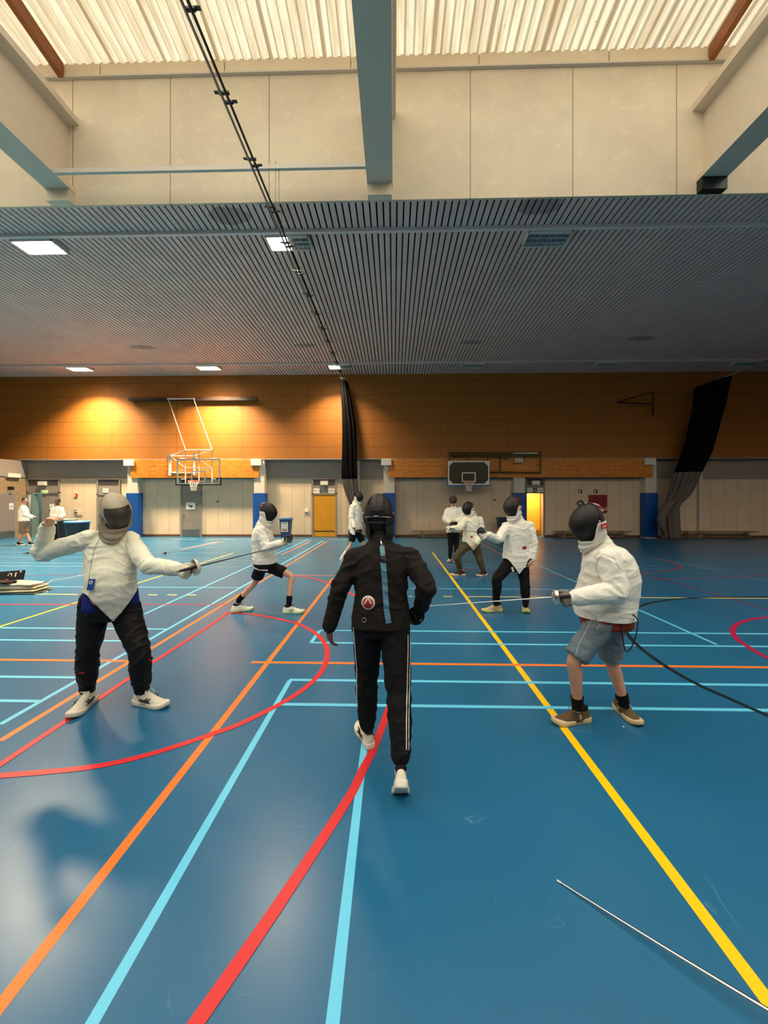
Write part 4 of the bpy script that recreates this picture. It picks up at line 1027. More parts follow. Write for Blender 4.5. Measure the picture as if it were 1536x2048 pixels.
    if tagm and s > 0:
        for sg in (-1, 1):
            a0 = math.radians(112); L = Matrix.Translation(c) @ R.to_4x4() @ Matrix.Translation(Vector((sg*math.sin(a0)*0.1092, 0.004+math.cos(a0)*0.1092, -0.027))*s) @ Matrix.Rotation(sg*(PI-a0), 4, 'Z') @ Matrix.Rotation(PI/2, 4, 'X')
            text('allstar', 0.017*s, (0, 0, 0), M['paper'], 'label_lettering', root, L, 0.0008)
    return root
def head_into(bm, c, fwd, s=1.0, up=UP):
    R = frame(fwd, up); b = bmesh.new()
    sphere(b, (0, -0.01, 0.02), (0.075, 0.094, 0.095), 18); sphere(b, (0, 0.015, -0.045), (0.056, 0.066, 0.070), 16); sphere(b, (0, 0.045, -0.085), (0.028, 0.028, 0.022), 10)
    sphere(b, (0, 0.088, -0.022), (0.013, 0.020, 0.022), 10); sphere(b, (0, 0.080, 0.0), (0.008, 0.016, 0.03), 10)
    for sg in (-1, 1):
        sphere(b, (sg*0.077, -0.005, -0.01), (0.008, 0.018, 0.028), 10); sphere(b, (sg*0.030, 0.074, 0.022), (0.022, 0.014, 0.008), 10); sphere(b, (sg*0.035, 0.055, -0.03), (0.025, 0.025, 0.02), 10)
    sphere(b, (0, 0.080, -0.055), (0.022, 0.009, 0.008), 10)
    bmesh.ops.scale(b, vec=(s, s, s), verts=b.verts); bake(b, c, R)
    me = bpy.data.meshes.new('h'); b.to_mesh(me); b.free(); bm.from_mesh(me); bpy.data.meshes.remove(me)
def face_details(t, c, fwd, s=1.0, brow=(50, 34, 26), up=UP):
    R = frame(fwd, up)
    for sg in (-1, 1):
        bm = bmesh.new(); sphere(bm, (sg*0.030*s, 0.073*s, 0.004*s), (0.012*s, 0.010*s, 0.008*s), 10); bake(bm, c, R); e = obj('eye', bm, cloth('eye_white', (225, 220, 215), rough=0.3), t)
        bm = bmesh.new(); sphere(bm, (sg*0.030*s, 0.081*s, 0.004*s), 0.0055*s, 8); bake(bm, c, R); obj('iris', bm, cloth('iris_dark', (30, 20, 16), rough=0.3), e)
        bm = bmesh.new(); limb(bm, [Vector((sg*0.014, 0.088, 0.022))*s, Vector((sg*0.032, 0.086, 0.027))*s, Vector((sg*0.048, 0.072, 0.021))*s], [0.003*s, 0.004*s, 0.002*s], 6); bake(bm, c, R); obj('eyebrow', bm, cloth('brow', brow), t)
    bm = bmesh.new(); limb(bm, [Vector((-0.022, 0.080, -0.055))*s, Vector((0, 0.089, -0.053))*s, Vector((0.022, 0.080, -0.055))*s], [0.003*s, 0.005*s, 0.003*s], 6); bake(bm, c, R); obj('mouth', bm, cloth('lips', (160, 90, 80)), t)
def make_hair(t, c, fwd, m, s=1.0, curly=False, up=UP, vox=0.008):
    R = frame(fwd, up); bm = bmesh.new()
    sphere(bm, (0, -0.022, 0.035), (0.084, 0.094, 0.094), 20); sphere(bm, (0, -0.06, -0.01), (0.070, 0.05, 0.06), 14)
    if curly:
        rnd = random.Random(3)
        for k in range(70):
            a = rnd.uniform(0, 2*PI); e = rnd.uniform(0.15, PI/2)
            sphere(bm, (0.086*math.cos(a)*math.cos(e), -0.01+0.096*math.sin(a)*math.cos(e), 0.045+0.092*math.sin(e)), rnd.uniform(0.014, 0.026), 8)
    bmesh.ops.scale(bm, vec=(s, s, s), verts=bm.verts); bake(bm, c, R)
    return remesh('hair', bm, m, t, vox, 2)
def make_shoe(t, ankle, toe, cols, pitch=0.0, s=1.0, roll=0.0, mark=None, name='shoe', lift=0.0):
    """ankle: ground point under the ankle; toe: ground point under the toe; cols: upper, sole, lace, collar"""
    a = Vector((ankle[0], ankle[1], 0)); d = Vector((toe[0]-ankle[0], toe[1]-ankle[1], 0)).normalized()
    R = Matrix((d.cross(UP), d, UP)).transposed().to_4x4()
    piv = Matrix.Translation((0, 0.135*s, 0)) @ Matrix.Rotation(-math.radians(pitch), 4, 'X') @ Matrix.Translation((0, -0.135*s, 0))
    T = Matrix.Translation(a + UP*lift) @ R @ piv
    sec = [(-0.072, .014, .060), (-0.066, .028, .082), (-0.045, .036, .100), (-0.01, .038, .108), (.03, .040, .104), (.065, .043, .088), (.10, .047, .070), (.14, .050, .056), (.175, .047, .048), (.20, .036, .040), (.214, .016, .030)]
    bm = bmesh.new(); rings = []
    for y, hw, h in sec:
        ring = []
        for k in range(18):
            an = PI*k/17; co, si = math.cos(an), math.sin(an)
            top = 0.62 if -0.05 < y < 0.05 else 0.95
            ring.append(bm.verts.new(Vector((hw*math.copysign(abs(co)**0.75, co)*(1-0.30*si*(1 if y < 0.06 else 0.6)), y, 0.018+(h-0.018)*si**0.8))*s))
        rings.append(ring)
    for A, B in zip(rings, rings[1:]):
        for k in range(17): f = bm.faces.new((A[k], A[k+1], B[k+1], B[k])); f.smooth = True
        bm.faces.new((A[17], A[0], B[0], B[17]))
    bm.faces.new(rings[0][::-1]); bm.faces.new(rings[-1]); bmesh.ops.recalc_face_normals(bm, faces=bm.faces)
    bm.transform(T); up_ = obj(name, bm, cols[0], t)
    out = [(-0.078, .018), (-0.070, .032), (-0.045, .040), (0.0, .038), (.05, .040), (.10, .050), (.15, .054), (.185, .047), (.208, .032), (.220, .012)]
    loop = [(w, y) for y, w in out] + [(-w, y) for y, w in reversed(out)]
    bm = bmesh.new(); lay = []
    for z, k in ((0.0, 0.93), (0.008, 1.0), (0.026, 1.0), (0.034, 0.93)):
        lay.append([bm.verts.new(Vector((x*k, y*(1 if k > .95 else .985), z + (0.018*max(0, (y-.14)/.08)**2) + (0.006 if y < 0.0 and z > .02 else 0)))*s) for x, y in loop])
    for A, B in zip(lay, lay[1:]):
        for k in range(len(loop)): q = bm.faces.new((A[k], A[(k+1) % len(loop)], B[(k+1) % len(loop)], B[k])); q.smooth = True
    bm.faces.new(lay[0][::-1]); bm.faces.new(lay[-1]); bm.transform(T); obj('sole', bm, cols[1], up_)
    bm = bmesh.new()
    for k in range(5):
        y = 0.035+0.02*k; z = (0.104-0.016*k*1.0)
        tube(bm, [Vector((-0.022, y, z-0.008))*s, Vector((0, y+0.006, z+0.004))*s, Vector((0.022, y, z-0.008))*s], 0.0032*s, 6)
        if k < 4: tube(bm, [Vector((-0.02, y, z-0.006))*s, Vector((0.02, y+0.02, z-0.022))*s], 0.0028*s, 6)
    tube(bm, catmull([Vector((0, .035, .108))*s, Vector((0.03, .05, .112))*s, Vector((0.028, .075, .085))*s], 4), 0.0028*s, 6); tube(bm, catmull([Vector((0, .035, .108))*s, Vector((-0.03, .045, .112))*s, Vector((-0.032, .07, .085))*s], 4), 0.0028*s, 6)
    bm.transform(T); obj('laces', bm, cols[2], up_)
    bm = bmesh.new(); lathe(bm, [(.030, .092), (.036, .100), (.037, .112), (.031, .118), (.026, .110)], 20); bmesh.ops.scale(bm, vec=(0.92*s, 1.25*s, s), verts=bm.verts); bm.transform(T @ Matrix.Translation((0, -0.014*s, -0.006*s))); obj('collar', bm, cols[3], up_)
    if mark == 'cross':
        for sg in (-1, 1):
            bm = bmesh.new()
            for y0, y1 in ((0.03, 0.075), (0.055, 0.10)): tube(bm, [Vector((sg*0.0425, y0, 0.04))*s, Vector((sg*0.037, y1, 0.072))*s], 0.0035*s, 6)
            tube(bm, [Vector((sg*0.040, 0.005, 0.06))*s, Vector((sg*0.046, 0.09, 0.05))*s], 0.0035*s, 6); tube(bm, [Vector((sg*0.041, 0.0, 0.05))*s, Vector((sg*0.048, 0.105, 0.042))*s], 0.003*s, 6)
            bm.transform(T); obj('side_stripes', bm, M['ink'], up_)
    elif mark:
        for sg in (-1, 1):
            L = T @ Matrix.Translation(Vector((sg*0.0455, 0.045 if mark != 'S' else 0.03, 0.056))*s) @ Matrix.Rotation(sg*PI/2, 4, 'Z') @ Matrix.Rotation(PI/2, 4, 'X')
            text(mark, (0.022 if len(mark) > 1 else 0.04)*s, (0, 0, 0), M['ink'] if mark == 'HOKA' else M['paper'], 'side_logo', up_, L, 0.003)
    return up_
def weapon(label, hilt, tip, col_blade='chrome', guard=0.067, guard_m='steel', s=1.0, sag=0.0, grip=True, w0=0.0058, name='fencing_sword'):
    """blade from hilt (back face of the guard) to tip, bell guard, grip, pommel"""
    h, p = Vector(hilt), Vector(tip); d = (p-h).normalized(); t = thing(name, label, 'fencing sword', h)
    n = 14; P = [h.lerp(p, i/n) + UP*(-sag)*math.sin(PI*i/n) for i in range(n+1)]
    bm = bmesh.new(); tube(bm, P, [w0*(1-0.62*i/n) for i in range(n+1)], 6); obj('blade', bm, M[col_blade], t)
    bm = bmesh.new(); tube(bm, [p - d*0.018, p], 0.0042, 8); obj('tip', bm, M['white'], t)
    if guard:
        bm = bmesh.new(); prof = [(0.008, 0.030), (0.3*guard, 0.029), (0.6*guard, 0.022), (0.85*guard, 0.008), (guard, -0.014), (guard*0.97, -0.014), (0.82*guard, 0.004), (0.55*guard, 0.017), (0.008, 0.024)]
        R = frame_of(d); mt = Matrix((R[0], R[1], d)).transposed().to_4x4()
        lathe(bm, prof, 28); bm.transform(Matrix.Translation(h) @ mt); bmesh.ops.recalc_face_normals(bm, faces=bm.faces); obj('guard', bm, M[guard_m], t)
    if grip:
        bm = bmesh.new(); limb(bm, [h + d*0.02, h - d*0.05, h - d*0.115], [0.010, 0.012, 0.009], 10, 4); limb(bm, [h - d*0.03, h - d*0.035 - UP*0.035], [0.007, 0.006], 8, 3); obj('grip', bm, M['black'], t)
        bm = bmesh.new(); sphere(bm, h - d*0.125, 0.011, 10); obj('pommel', bm, M['steel'], t)
    rebase(t); return t
# ---- generic clothed body
def dress(t, J, o):
    """J: joints; o: options. Builds body, jacket, trousers; returns dict of objects"""
    v = o.get('voxel', 0.009); S = o.get('s', 1.0)
    pel, nck = J['pel'], J['nck']; up = (nck-pel).normalized(); L = (nck-pel).length
    sh = (J['shR']-J['shL']); sh = (sh - up*sh.dot(up)).normalized(); hp = (J['hipR']-J['hipL']); hp = (hp - up*hp.dot(up)).normalized()
    fr_ = up.cross(sh).normalized(); fh = up.cross(hp).normalized()      # right x? -> forward
    if o.get('fwd') is not None and fr_.dot(o['fwd']) < 0: fr_ = -fr_; fh = -fh
    bend = o.get('bend', 0.0)
    def spine(f): return pel.lerp(nck, f) - fr_*bend*math.sin(PI*max(0, min(1, f)))
    def secs(prof, k=1.0, add=0.0):
        out = []
        for f, hw, hd, off in prof:
            side = hp.lerp(sh, max(0, min(1, f))).normalized(); ff = fh.lerp(fr_, max(0, min(1, f))).normalized()
            out.append((spine(f) + ff*off, side*(hw*k+add), ff*(hd*k+add)))
        return out
    W, D = o.get('w', 1.0), o.get('d', 1.0); belly = o.get('belly', 0.0)
    prof = [(-0.52, .135*W, .100*D, 0), (-0.28, .176*W, .120*D, 0), (-0.12, .180*W, .130*D, belly*.5), (0.05, .174*W, .128*D+belly*.6, belly*.8), (0.25, .160*W, .120*D+belly, belly), (0.45, .163*W, .118*D+belly*.8, belly*.7),
            (0.65, .168*W, .120*D, belly*.2), (0.80, .160*W, .106*D, 0), (0.90, .125*W, .086*D, 0), (0.97, .080*W, .068, 0), (1.03, .060, .058, 0), (1.06, .058, .056, 0)]
    ra = [x*o.get('arm', 1.0) for x in (.054, .050, .046, .041, .033)]
    def arm(bm, sd, k, upto=1.0, add=0.0, start=0):
        s_, e_, w_ = J['sh'+sd], J['el'+sd], J['wr'+sd]; e2 = e_.lerp(w_, 0.35)
        limb(bm, [s_, s_.lerp(e_, .5), e_, e2, e_.lerp(w_, upto)], [r*k+add for r in ra])
    rl = [x*o.get('leg', 1.0) for x in (.088, .074, .056, .057, .036)]
    def legm(bm, sd, k, add=0.0, upto=1.0, thigh=None, ends=True):
        h_, k_, a_ = J['hip'+sd], J['kn'+sd], J['an'+sd]
        if thigh: limb(bm, [h_, h_.lerp(k_, .5*thigh), h_.lerp(k_, thigh)], [rl[0]*k+add, rl[1]*k+add, rl[1]*k*0.96+add], ends=False); sphere(bm, h_, rl[0]*k+add); return
        limb(bm, [h_, h_.lerp(k_, .5), k_, k_.lerp(a_, .35), k_.lerp(a_, upto)], [rl[0]*k+add, rl[1]*k+add, rl[2]*k+add, rl[3]*k+add, rl[4]*k+add], ends=ends)
    # body
    bm = bmesh.new(); loft(bm, secs(prof[1:9], 0.84)); limb(bm, [spine(0.95), J['head']-UP*0.03*S], [.052, .050])
    for sd in 'LR':
        arm(bm, sd, 0.86); legm(bm, sd, 0.88); limb(bm, [J['sh'+sd], spine(.84)], [.045, .055])
        a_ = J['an'+sd]; limb(bm, [a_, a_ - UP*0.035], [.035, .032])
        if o.get('hand'+sd): hand(bm, J['wr'+sd], **o['hand'+sd])
    head_into(bm, J['head'], J['hf'], S*o.get('head_s', 1.0), J.get('hu', UP))
    res = {}
    hv = o.get('bvoxel', min(v, 0.0075))
    res['body'] = remesh('body', bm, o.get('skin', SKIN), t, hv, 2)
    # jacket
    bm = bmesh.new(); ca = o.get('jk', 0.012); loft(bm, secs(prof, 1.0, ca))
    for sd in 'LR': arm(bm, sd, 1.0, o.get('slv'+sd, 0.95), ca*1.0+0.004); limb(bm, [J['sh'+sd], spine(.84)], [.050+ca, .075+ca])
    limb(bm, [spine(0.96), spine(1.06)], [.064, .062])
    hem = o.get('hem', 0.0); vd = o.get('v', 0.0); cen = spine(0); 
    def cut(p):
        q = p - pel; u = q.dot(sh); f_ = q.dot(fr_)
        if (p-J['wrL']).length < 0.22 or (p-J['elL']).length < 0.12 or (p-J['wrR']).length < 0.22 or (p-J['elR']).length < 0.12:
            if abs(u) > 0.19*W or f_ > 0.25: return -1
        h = pel.z + hem
        if vd and f_ > -0.02: h -= vd*max(0, 1-abs(u)/(0.165*W))*min(1, (f_+0.02)/0.06)
        if o.get('armfree') and o['armfree'](p): return -1
        return h - p.z
    js = [J['elL'], J['elR'], J['shL']-UP*.06, J['shR']-UP*.06, pel+up*.1]
    res['jacket'] = remesh('jacket', bm, o['jacket'], t, v, o.get('jsm', 4), folds(js, o.get('wr', 0.006), o.get('seed', 1.0)), cut, 0.003)
    # trousers
    bm = bmesh.new(); ct = o.get('tk', 0.012)
    wz = o.get('waist', 0.12); tp = [q for q in [(-0.30, .135*W, .10*D, 0), (-0.16, .160*W, .118*D, belly*.3), (0.0, .162*W, .122*D, belly*.6)] if q[0] < wz-.01] + [(wz, .158*W, .118*D, belly*.5)]
    loft(bm, secs(tp, 1.0, ct*0.6))
    for sd in 'LR': legm(bm, sd, 1.0, ct, o.get('trl', 0.9), o.get('shorts'), ends=not o.get('shorts'))
    js = [J['knL'], J['knR'], J['anL']+UP*.05, J['anR']+UP*.05, J['hipL'], J['hipR']]
    res['trousers'] = remesh('shorts' if o.get('shorts') else 'trousers', bm, o['trousers'], t, v, 3, folds(js, o.get('twr', 0.005), o.get('seed', 1.0)+5))
    if o.get('sock'):
        for sd in 'LR':
            a_, k_ = J['an'+sd], J['kn'+sd]; bm = bmesh.new(); limb(bm, [a_-UP*.04, a_, a_.lerp(k_, o.get('sockh', .22))], [.040, .041, .046], ends=False); obj('sock', bm, o['sock'], t, True)
    res['spine'] = spine; res['fr'] = fr_; res['sh'] = sh; res['up'] = up
    return res
def hit(o, px, py, off=0.002):
    """point on the surface of o seen at pixel px,py, pushed out a little"""
    dg = bpy.context.evaluated_depsgraph_get(); dg.update()
    c = Vector((0, 0, EYE)); d = (at(px, py, 3.0)-c).normalized(); mi = o.matrix_world.inverted()
    lo = mi @ c; ld = (mi.to_3x3() @ d).normalized()
    ok, loc, nrm, idx = o.ray_cast(lo, ld)
    if not ok: return None, None
    return o.matrix_world @ loc + nrm*off, nrm
def ribbon(name, o, pix, w, m, parent, th=0.003, off=0.004):
    """flat band lying on o through pixels"""
    P = []
    for a, b in zip(pix, pix[1:]):
        k = max(2, int(math.dist(a, b)/4))
        for i in range(k): P.append((a[0]+(b[0]-a[0])*i/k, a[1]+(b[1]-a[1])*i/k))
    P.append(pix[-1]); H = [hit(o, *p, off) for p in P]; H = [h for h in H if h[0] is not None]
    if len(H) < 2: return None
    bm = bmesh.new(); rows = []
    for i, (p, n) in enumerate(H):
        t = (H[min(i+1, len(H)-1)][0]-H[max(i-1, 0)][0]).normalized(); s = t.cross(n).normalized()*w/2
        rows.append([bm.verts.new(q) for q in (p-s, p+s, p+s+n*th, p-s+n*th)])
    for A, B in zip(rows, rows[1:]):
        for k in range(4): bm.faces.new((A[k], A[(k+1) % 4], B[(k+1) % 4], B[k]))
    bm.faces.new(rows[0]); bm.faces.new(rows[-1][::-1]); bmesh.ops.recalc_face_normals(bm, faces=bm.faces)
    return obj(name, bm, m, parent)
def disc(name, o, px, py, r, m, parent, th=0.002, n=24, r0=0.0, sq=None):
    p, nr = hit(o, px, py, 0.002)
    if p is None: return None
    x = nr.cross(UP).normalized(); z = x.cross(nr).normalized(); bm = bmesh.new()
    if sq: obox(bm, p+nr*th, x, z, nr, sq[0]/2, sq[1]/2, th)
    else:
        if r0: lathe(bm, [(r0, 0), (r, 0), (r, th), (r0, th)], n, caps=False)
        else: lathe(bm, [(0.0001, 0), (r, 0), (r, th), (0.0001, th)], n)
        bm.transform(Matrix.Translation(p) @ Matrix((x, z, nr)).transposed().to_4x4())
    bmesh.ops.recalc_face_normals(bm, faces=bm.faces)
    return obj(name, bm, m, parent)
def person(label, base, group=None):
    return thing('person', label, 'person', base, group)

def masked_hair(t, c, fwd, up=UP, m='hair_dark', vox=.009):
    R = frame(fwd, up); bm = bmesh.new(); sphere(bm, (0, -.016, .018), (.081, .088, .098), 18); sphere(bm, (0, -.045, -.04), (.066, .055, .06), 14); bake(bm, c, R); return remesh('hair', bm, M[m], t, vox, 2)
# ================================================================== people: the ten figures
def V3(x, y, z): return Vector((x, y, z))
JW = cloth('white_fencing_cotton', (240, 236, 222)); JW2 = cloth('warm_white_fencing_cotton', (240, 236, 212)); JB = cloth('black_fencing_cotton', (36, 30, 26), bump=0.5)
TB = cloth('black_tracksuit', (20, 19, 19), bump=0.3); TB2 = cloth('black_nylon_trousers', (24, 21, 20), rough=0.6); SB = cloth('black_sock', (16, 15, 15)); SW = cloth('white_sock', (224, 220, 212), bump=0.6)
RUB = cloth('white_sole_rubber', (222, 214, 196), bump=0.05, rough=0.5); LW = cloth('white_lace', (226, 222, 208)); SHW = cloth('white_shoe_upper', (216, 208, 188), bump=0.3); KB = cloth('black_shoe_lining', (22, 22, 24))
GLW = cloth('glove_leather', (222, 214, 186), bump=0.3); GLY = cloth('pale_yellow_glove', (226, 214, 150)); GLB = cloth('black_glove', (20, 18, 18))
def glove(t, wr, el, d, n, thumb, m, curl=(62, 70, 40), fat=1.18, cuff=0.10, vox=0.006, name='glove', s=1.0):
    bm = bmesh.new(); hand(bm, wr, d, n, thumb, curl, s, fat, 0.02, 45)
    k = (el-wr).normalized(); limb(bm, [wr - k*0.01, wr + k*cuff*0.5, wr + k*cuff], [.034, .041, .052], ends=False)
    return remesh(name, bm, m, t, vox, 2)
def finish(t, base): t.location = base; rebase(t)
FW = {}
# ---------------------------------------------------------------- A: grey mask, raised arm
D = 3.22
t = person('person in cream fencing jacket and grey mask, one bare hand raised, black joggers', (0, 0, 0))
A = dict(pel=at(222, 1196, D), nck=at(222, 1062, D), head=at(232, 1020, D-0.05), shR=at(178, 1079, D-.10), shL=at(259, 1081, D+.08),
         elR=at(84, 1107, D-.02), wrR=at(95, 1052, D-.10), elL=at(296, 1130, D-.12), wrL=at(357, 1139, D-.28),
         hipR=at(191, 1205, D-.04), hipL=at(247, 1207, D+.06), knR=at(176, 1302, D-.04), knL=at(279, 1304, D-.04), anR=at(173, 1388, D+.06), anL=at(284, 1390, D+.03),
         toeR=fl(140, 1440), toeL=fl(334, 1416), hf=V3(.95, -1, -.30), hu=V3(-.18, -.1, 1))
rdir = (at(113, 1020, D-.16)-A['wrR'])
o = dict(voxel=.008, w=1.05, d=1.18, belly=.045, arm=1.16, leg=1.10, jacket=JW2, trousers=TB2, waist=-.02, hem=.085, v=.245, wr=.010, twr=.012, tk=.022, jk=.012, fwd=V3(.5, -1, 0), skin=SKIN_L, sock=SW, trl=.86, seed=3.1,
         handR=dict(d=rdir, n=V3(-.85, .1, .5), thumb=V3(.2, -1, 0), curl=(38, 24, 14), s=1.12, spread=.10, thumb_curl=20))
r = dress(t, A, o)
g_dir = (at(386, 1135, D-.36)-A['wrL']).normalized()
glove(t, A['wrL'], A['elL'], (g_dir+V3(0, 0, -.35)), V3(0, -1, .2), V3(0.3, 0, 1), GLW, cuff=.11)
make_mask(t, A['head']+V3(0, 0, -.005), A['hf'], 'mask_grey', 'bib_grey', 1.06, cover='lame', trim='trim_silver', up=A['hu'], neck=A['nck']+V3(0.03, -.05, -.0))
sl = cloth('navy_blue_shirt', (26, 40, 120))
bm = bmesh.new(); p = A['pel']; sh_, fr2 = r['sh'], r['fr']; loft(bm, [(p+UP*(-.075), sh_*.198, fr2*.158), (p+UP*(-.03), sh_*.199, fr2*.158), (p+UP*.13, sh_*.182, fr2*.138)], 32); o_ = obj('shirt', bm, sl, t, True)
make_shoe(t, fl(177, 1409), A['toeR'], (SHW, RUB, LW, KB), mark='cross', s=1.12); make_shoe(t, fl(286, 1409), A['toeL'], (SHW, RUB, LW, KB), mark='cross', s=1.12)
jk = r['jacket']
disc('chest_badge', jk, 183, 1169, 0, cloth('badge_blue', (30, 62, 132), bump=0), t, sq=(.050, .085)); 
for py in (1165, 1175): disc('badge_emblem', jk, 183, py, .014, M['paper'], t, .006, r0=.008)
ribbon('front_seam', jk, [(205, 1066), (190, 1095), (182, 1130), (176, 1170)], .006, cloth('seam_beige', (186, 176, 150)), t, .001, .001)
ribbon('crotch_strap', r['trousers'], [(226, 1222), (227, 1238)], .02, JW2, t)
for pp in ([(158, 1346), (169, 1344)], [(297, 1319), (303, 1324)], [(296, 1369), (303, 1366)]): ribbon('zip_detail', r['trousers'], pp, .009, M['tag_red'], t)
finish(t, A['pel']*V3(1, 1, 0) if False else Vector((A['pel'].x, A['pel'].y, 0)))
hl = at(392, 1134, D-.30)
weapon('fencing sword with a dark blade held by the person in the grey mask', hl, at(579, 1088, D+.28), 'dark_steel', .064, 'white')
# ---------------------------------------------------------------- B: all black, seen from behind
D = 2.60
t = person('person in black fencing jacket and black mask seen from behind, walking away', (0, 0, 0))
B = dict(pel=at(762, 1226, D), nck=at(760, 1083, D), head=at(757, 1030, D+.02), shL=at(711, 1116, D), shR=at(819, 1114, D), elL=at(682, 1172, D-.02), wrL=at(659, 1252, D+.02), elR=at(852, 1172, D-.10), wrR=at(841, 1217, D+.06),
         hipL=at(737, 1240, D), hipR=at(788, 1240, D), knL=at(733, 1352, D+.08), knR=at(797, 1385, D-.12), anL=at(735, 1448, D+.12), anR=at(803, 1512, D-.28),
         toeL=fl(722, 1462), toeR=fl(801, 1572), hf=V3(.10, 1, .16), hu=V3(0, 0, 1))
o = dict(voxel=.008, w=1.0, d=1.0, arm=1.05, leg=.98, jacket=JB, trousers=TB, hem=-.075, wr=.010, twr=.008, tk=.020, jk=.011, fwd=V3(0, 1, 0), skin=SKIN2, trl=1.0, seed=7.7, slvL=1.0,
         handL=dict(d=V3(-.02, .1, -1), n=V3(-.9, -.5, 0), thumb=V3(-.1, 1, 0), curl=(20, 26, 18), s=1.0, spread=.03))
r = dress(t, B, o)
glove(t, B['wrR'], B['elR'], V3(-.1, .35, -1), V3(1, -.1, 0), V3(0, 1, .2), GLB, (65, 70, 40), 1.35, .12)
make_mask(t, B['head']+V3(0, -.005, .0), B['hf'], 'mask_mesh_brown', 'bib_black', 1.0, trim='trim_silver', up=B['hu'], neck=B['nck'], back=1)
c = B['head']; masked_hair(t, c, B['hf'])
bm = bmesh.new(); sphere(bm, c+V3(0, -.01, -.095), (.062, .06, .055), 12); obj('neck_cover', bm, M['bib_black'], t)
bm = bmesh.new(); R = frame(B['hf']); tube(bm, [c+R@V3(.086*math.sin(q), -.016-.093*math.cos(q), -.03) for q in [-1.3+.2*k for k in range(14)]], .006, 8); obj('head_band', bm, M['trim_black'], t)
bm = bmesh.new(); lathe(bm, [(.060, -.02), (.068, 0), (.070, .03), (.064, .045), (.058, .03)], 28, B['nck']+V3(0, 0, .0)); obj('collar', bm, JB, t)
SHB = cloth('black_sole', (26, 25, 25))
make_shoe(t, fl(735, 1487), B['toeL'], (SHW, RUB, LW, KB), mark='cross', s=.98)
make_shoe(t, fl(802.5, 1625), fl(801, 1572), (SHW, RUB, LW, KB), pitch=44, s=.98, lift=0.0)
jk = r['jacket']; tr = r['trousers']
web = cloth('light_blue_webbing', (96, 140, 158), bump=0.6)
ribbon('webbing_strap', jk, [(766, 1124), (769, 1160), (771, 1200), (774, 1225), (777, 1246)], .034, web, t, .003)
ribbon('webbing_clip', jk, [(763.5, 1092), (766, 1112)], .030, cloth('clip_blue', (120, 164, 176), rough=.4), t, .006); ribbon('webbing_strap', jk, [(766, 1110), (767, 1126)], .028, M['trim_black'], t, .004)
ribbon('snap_hook', jk, [(761, 1078), (763, 1092)], .009, M['chrome'], t, .006)
disc('patch_ring', jk, 737, 1205, .043, M['paper'], t, .008, 28); disc('back_patch', jk, 737, 1205, .034, M['tag_red'], t, .0095, 28)
for q in ([(730, 1208), (737, 1196), (744, 1208)], [(733, 1202), (737, 1192), (741, 1202)]): ribbon('patch_chevron', jk, q, .008, M['paper'], t, .002, .011)
disc('back_ring', jk, 728.5, 1240, .016, M['steel'], t, .004, 20, r0=.011)
ribbon('cuff_label', bpy.data.objects[[c.name for c in t.children if c.name.startswith('glove')][0]], [(849, 1211), (845, 1220)], .012, M['steel'], t, .002)
for pix in ([(706.5, 1246), (710, 1290), (714, 1340), (714, 1400), (715, 1440)], ): ribbon('side_stripe', tr, pix, .008, M['paper'], t, .001, .002)
for dx in (0, 4.5): ribbon('side_stripe', tr, [(820-dx, 1270), (820-dx, 1300), (819-dx, 1340), (818-dx, 1390), (817-dx, 1440), (817-dx, 1500)], .006, M['paper'], t, .001, .002)
finish(t, Vector((B['pel'].x, B['pel'].y, 0)))
# its sword points away in front of the body
weapon('fencing sword pointing away in the black gloved hand, mostly hidden by the person', B['wrR']+V3(-.03, .10, -.075), B['wrR']+V3(-.22, .95, -.12), 'steel', .064, 'dark_steel')
# ---------------------------------------------------------------- C: right, denim shorts
D = 3.06
t = person('stooping person in white fencing jacket, black mask and denim shorts facing left', (0, 0, 0))
C_ = dict(pel=at(1214, 1217, D), nck=at(1203, 1088, D), head=at(1180, 1045, D-.02), shL=at(1217, 1120, D-.17), shR=at(1203, 1116, D+.16), elL=at(1236, 1184, D-.24), wrL=at(1152, 1195, D-.24), elR=at(1228, 1180, D+.22), wrR=at(1190, 1205, D+.20),
          hipL=at(1208, 1240, D-.06), hipR=at(1221, 1238, D+.07), knL=at(1149, 1318, D-.10), knR=at(1222, 1318, D+.12), anL=at(1155, 1408, D-.05), anR=at(1247, 1402, D+.10),
          toeL=fl(1108, 1449), toeR=fl(1272, 1448), hf=V3(-1, -.12, -.16), hu=V3(-.1, 0, 1))
o = dict(voxel=.008, w=1.0, d=1.42, belly=.03, arm=1.18, leg=1.0, jacket=JW, trousers=cloth('washed_denim', (108, 122, 130), var=.16, bump=.5), hem=-.055, v=.0, wr=.010, twr=.011, tk=.018, jk=.020, fwd=V3(-1, 0, 0), waist=-.17, skin=SKIN, shorts=.96, sock=SB, sockh=.16, seed=11.2, bend=.05,
         handR=dict(d=V3(-1, 0, -.4), n=V3(0, 1, .2), thumb=V3(0, 0, 1), curl=(30, 40, 30)))
r = dress(t, C_, o)
glove(t, C_['wrL'], C_['elL'], V3(-1, .02, -.30), V3(0, -1, .1), V3(-.3, 0, 1), cloth('grey_glove', (140, 128, 112)), (70, 75, 40), 1.15, .03)
bm = bmesh.new(); w_ = C_['wrL']; k = (C_['elL']-w_).normalized(); tube(bm, [w_ - k*.045, w_ - k*.0, w_ + k*.03], [.044, .046, .052], 20); obj('glove_cuff', bm, JW, t)
make_mask(t, C_['head'], C_['hf'], 'mask_mesh', 'bib_white', 1.06, tagm=True, strap='red', up=C_['hu'], neck=C_['nck']+V3(-.05, 0, .02))
masked_hair(t, C_['head'], C_['hf'], C_['hu'])
rs = cloth('rust_red_shirt', (168, 58, 34)); p = C_['pel']
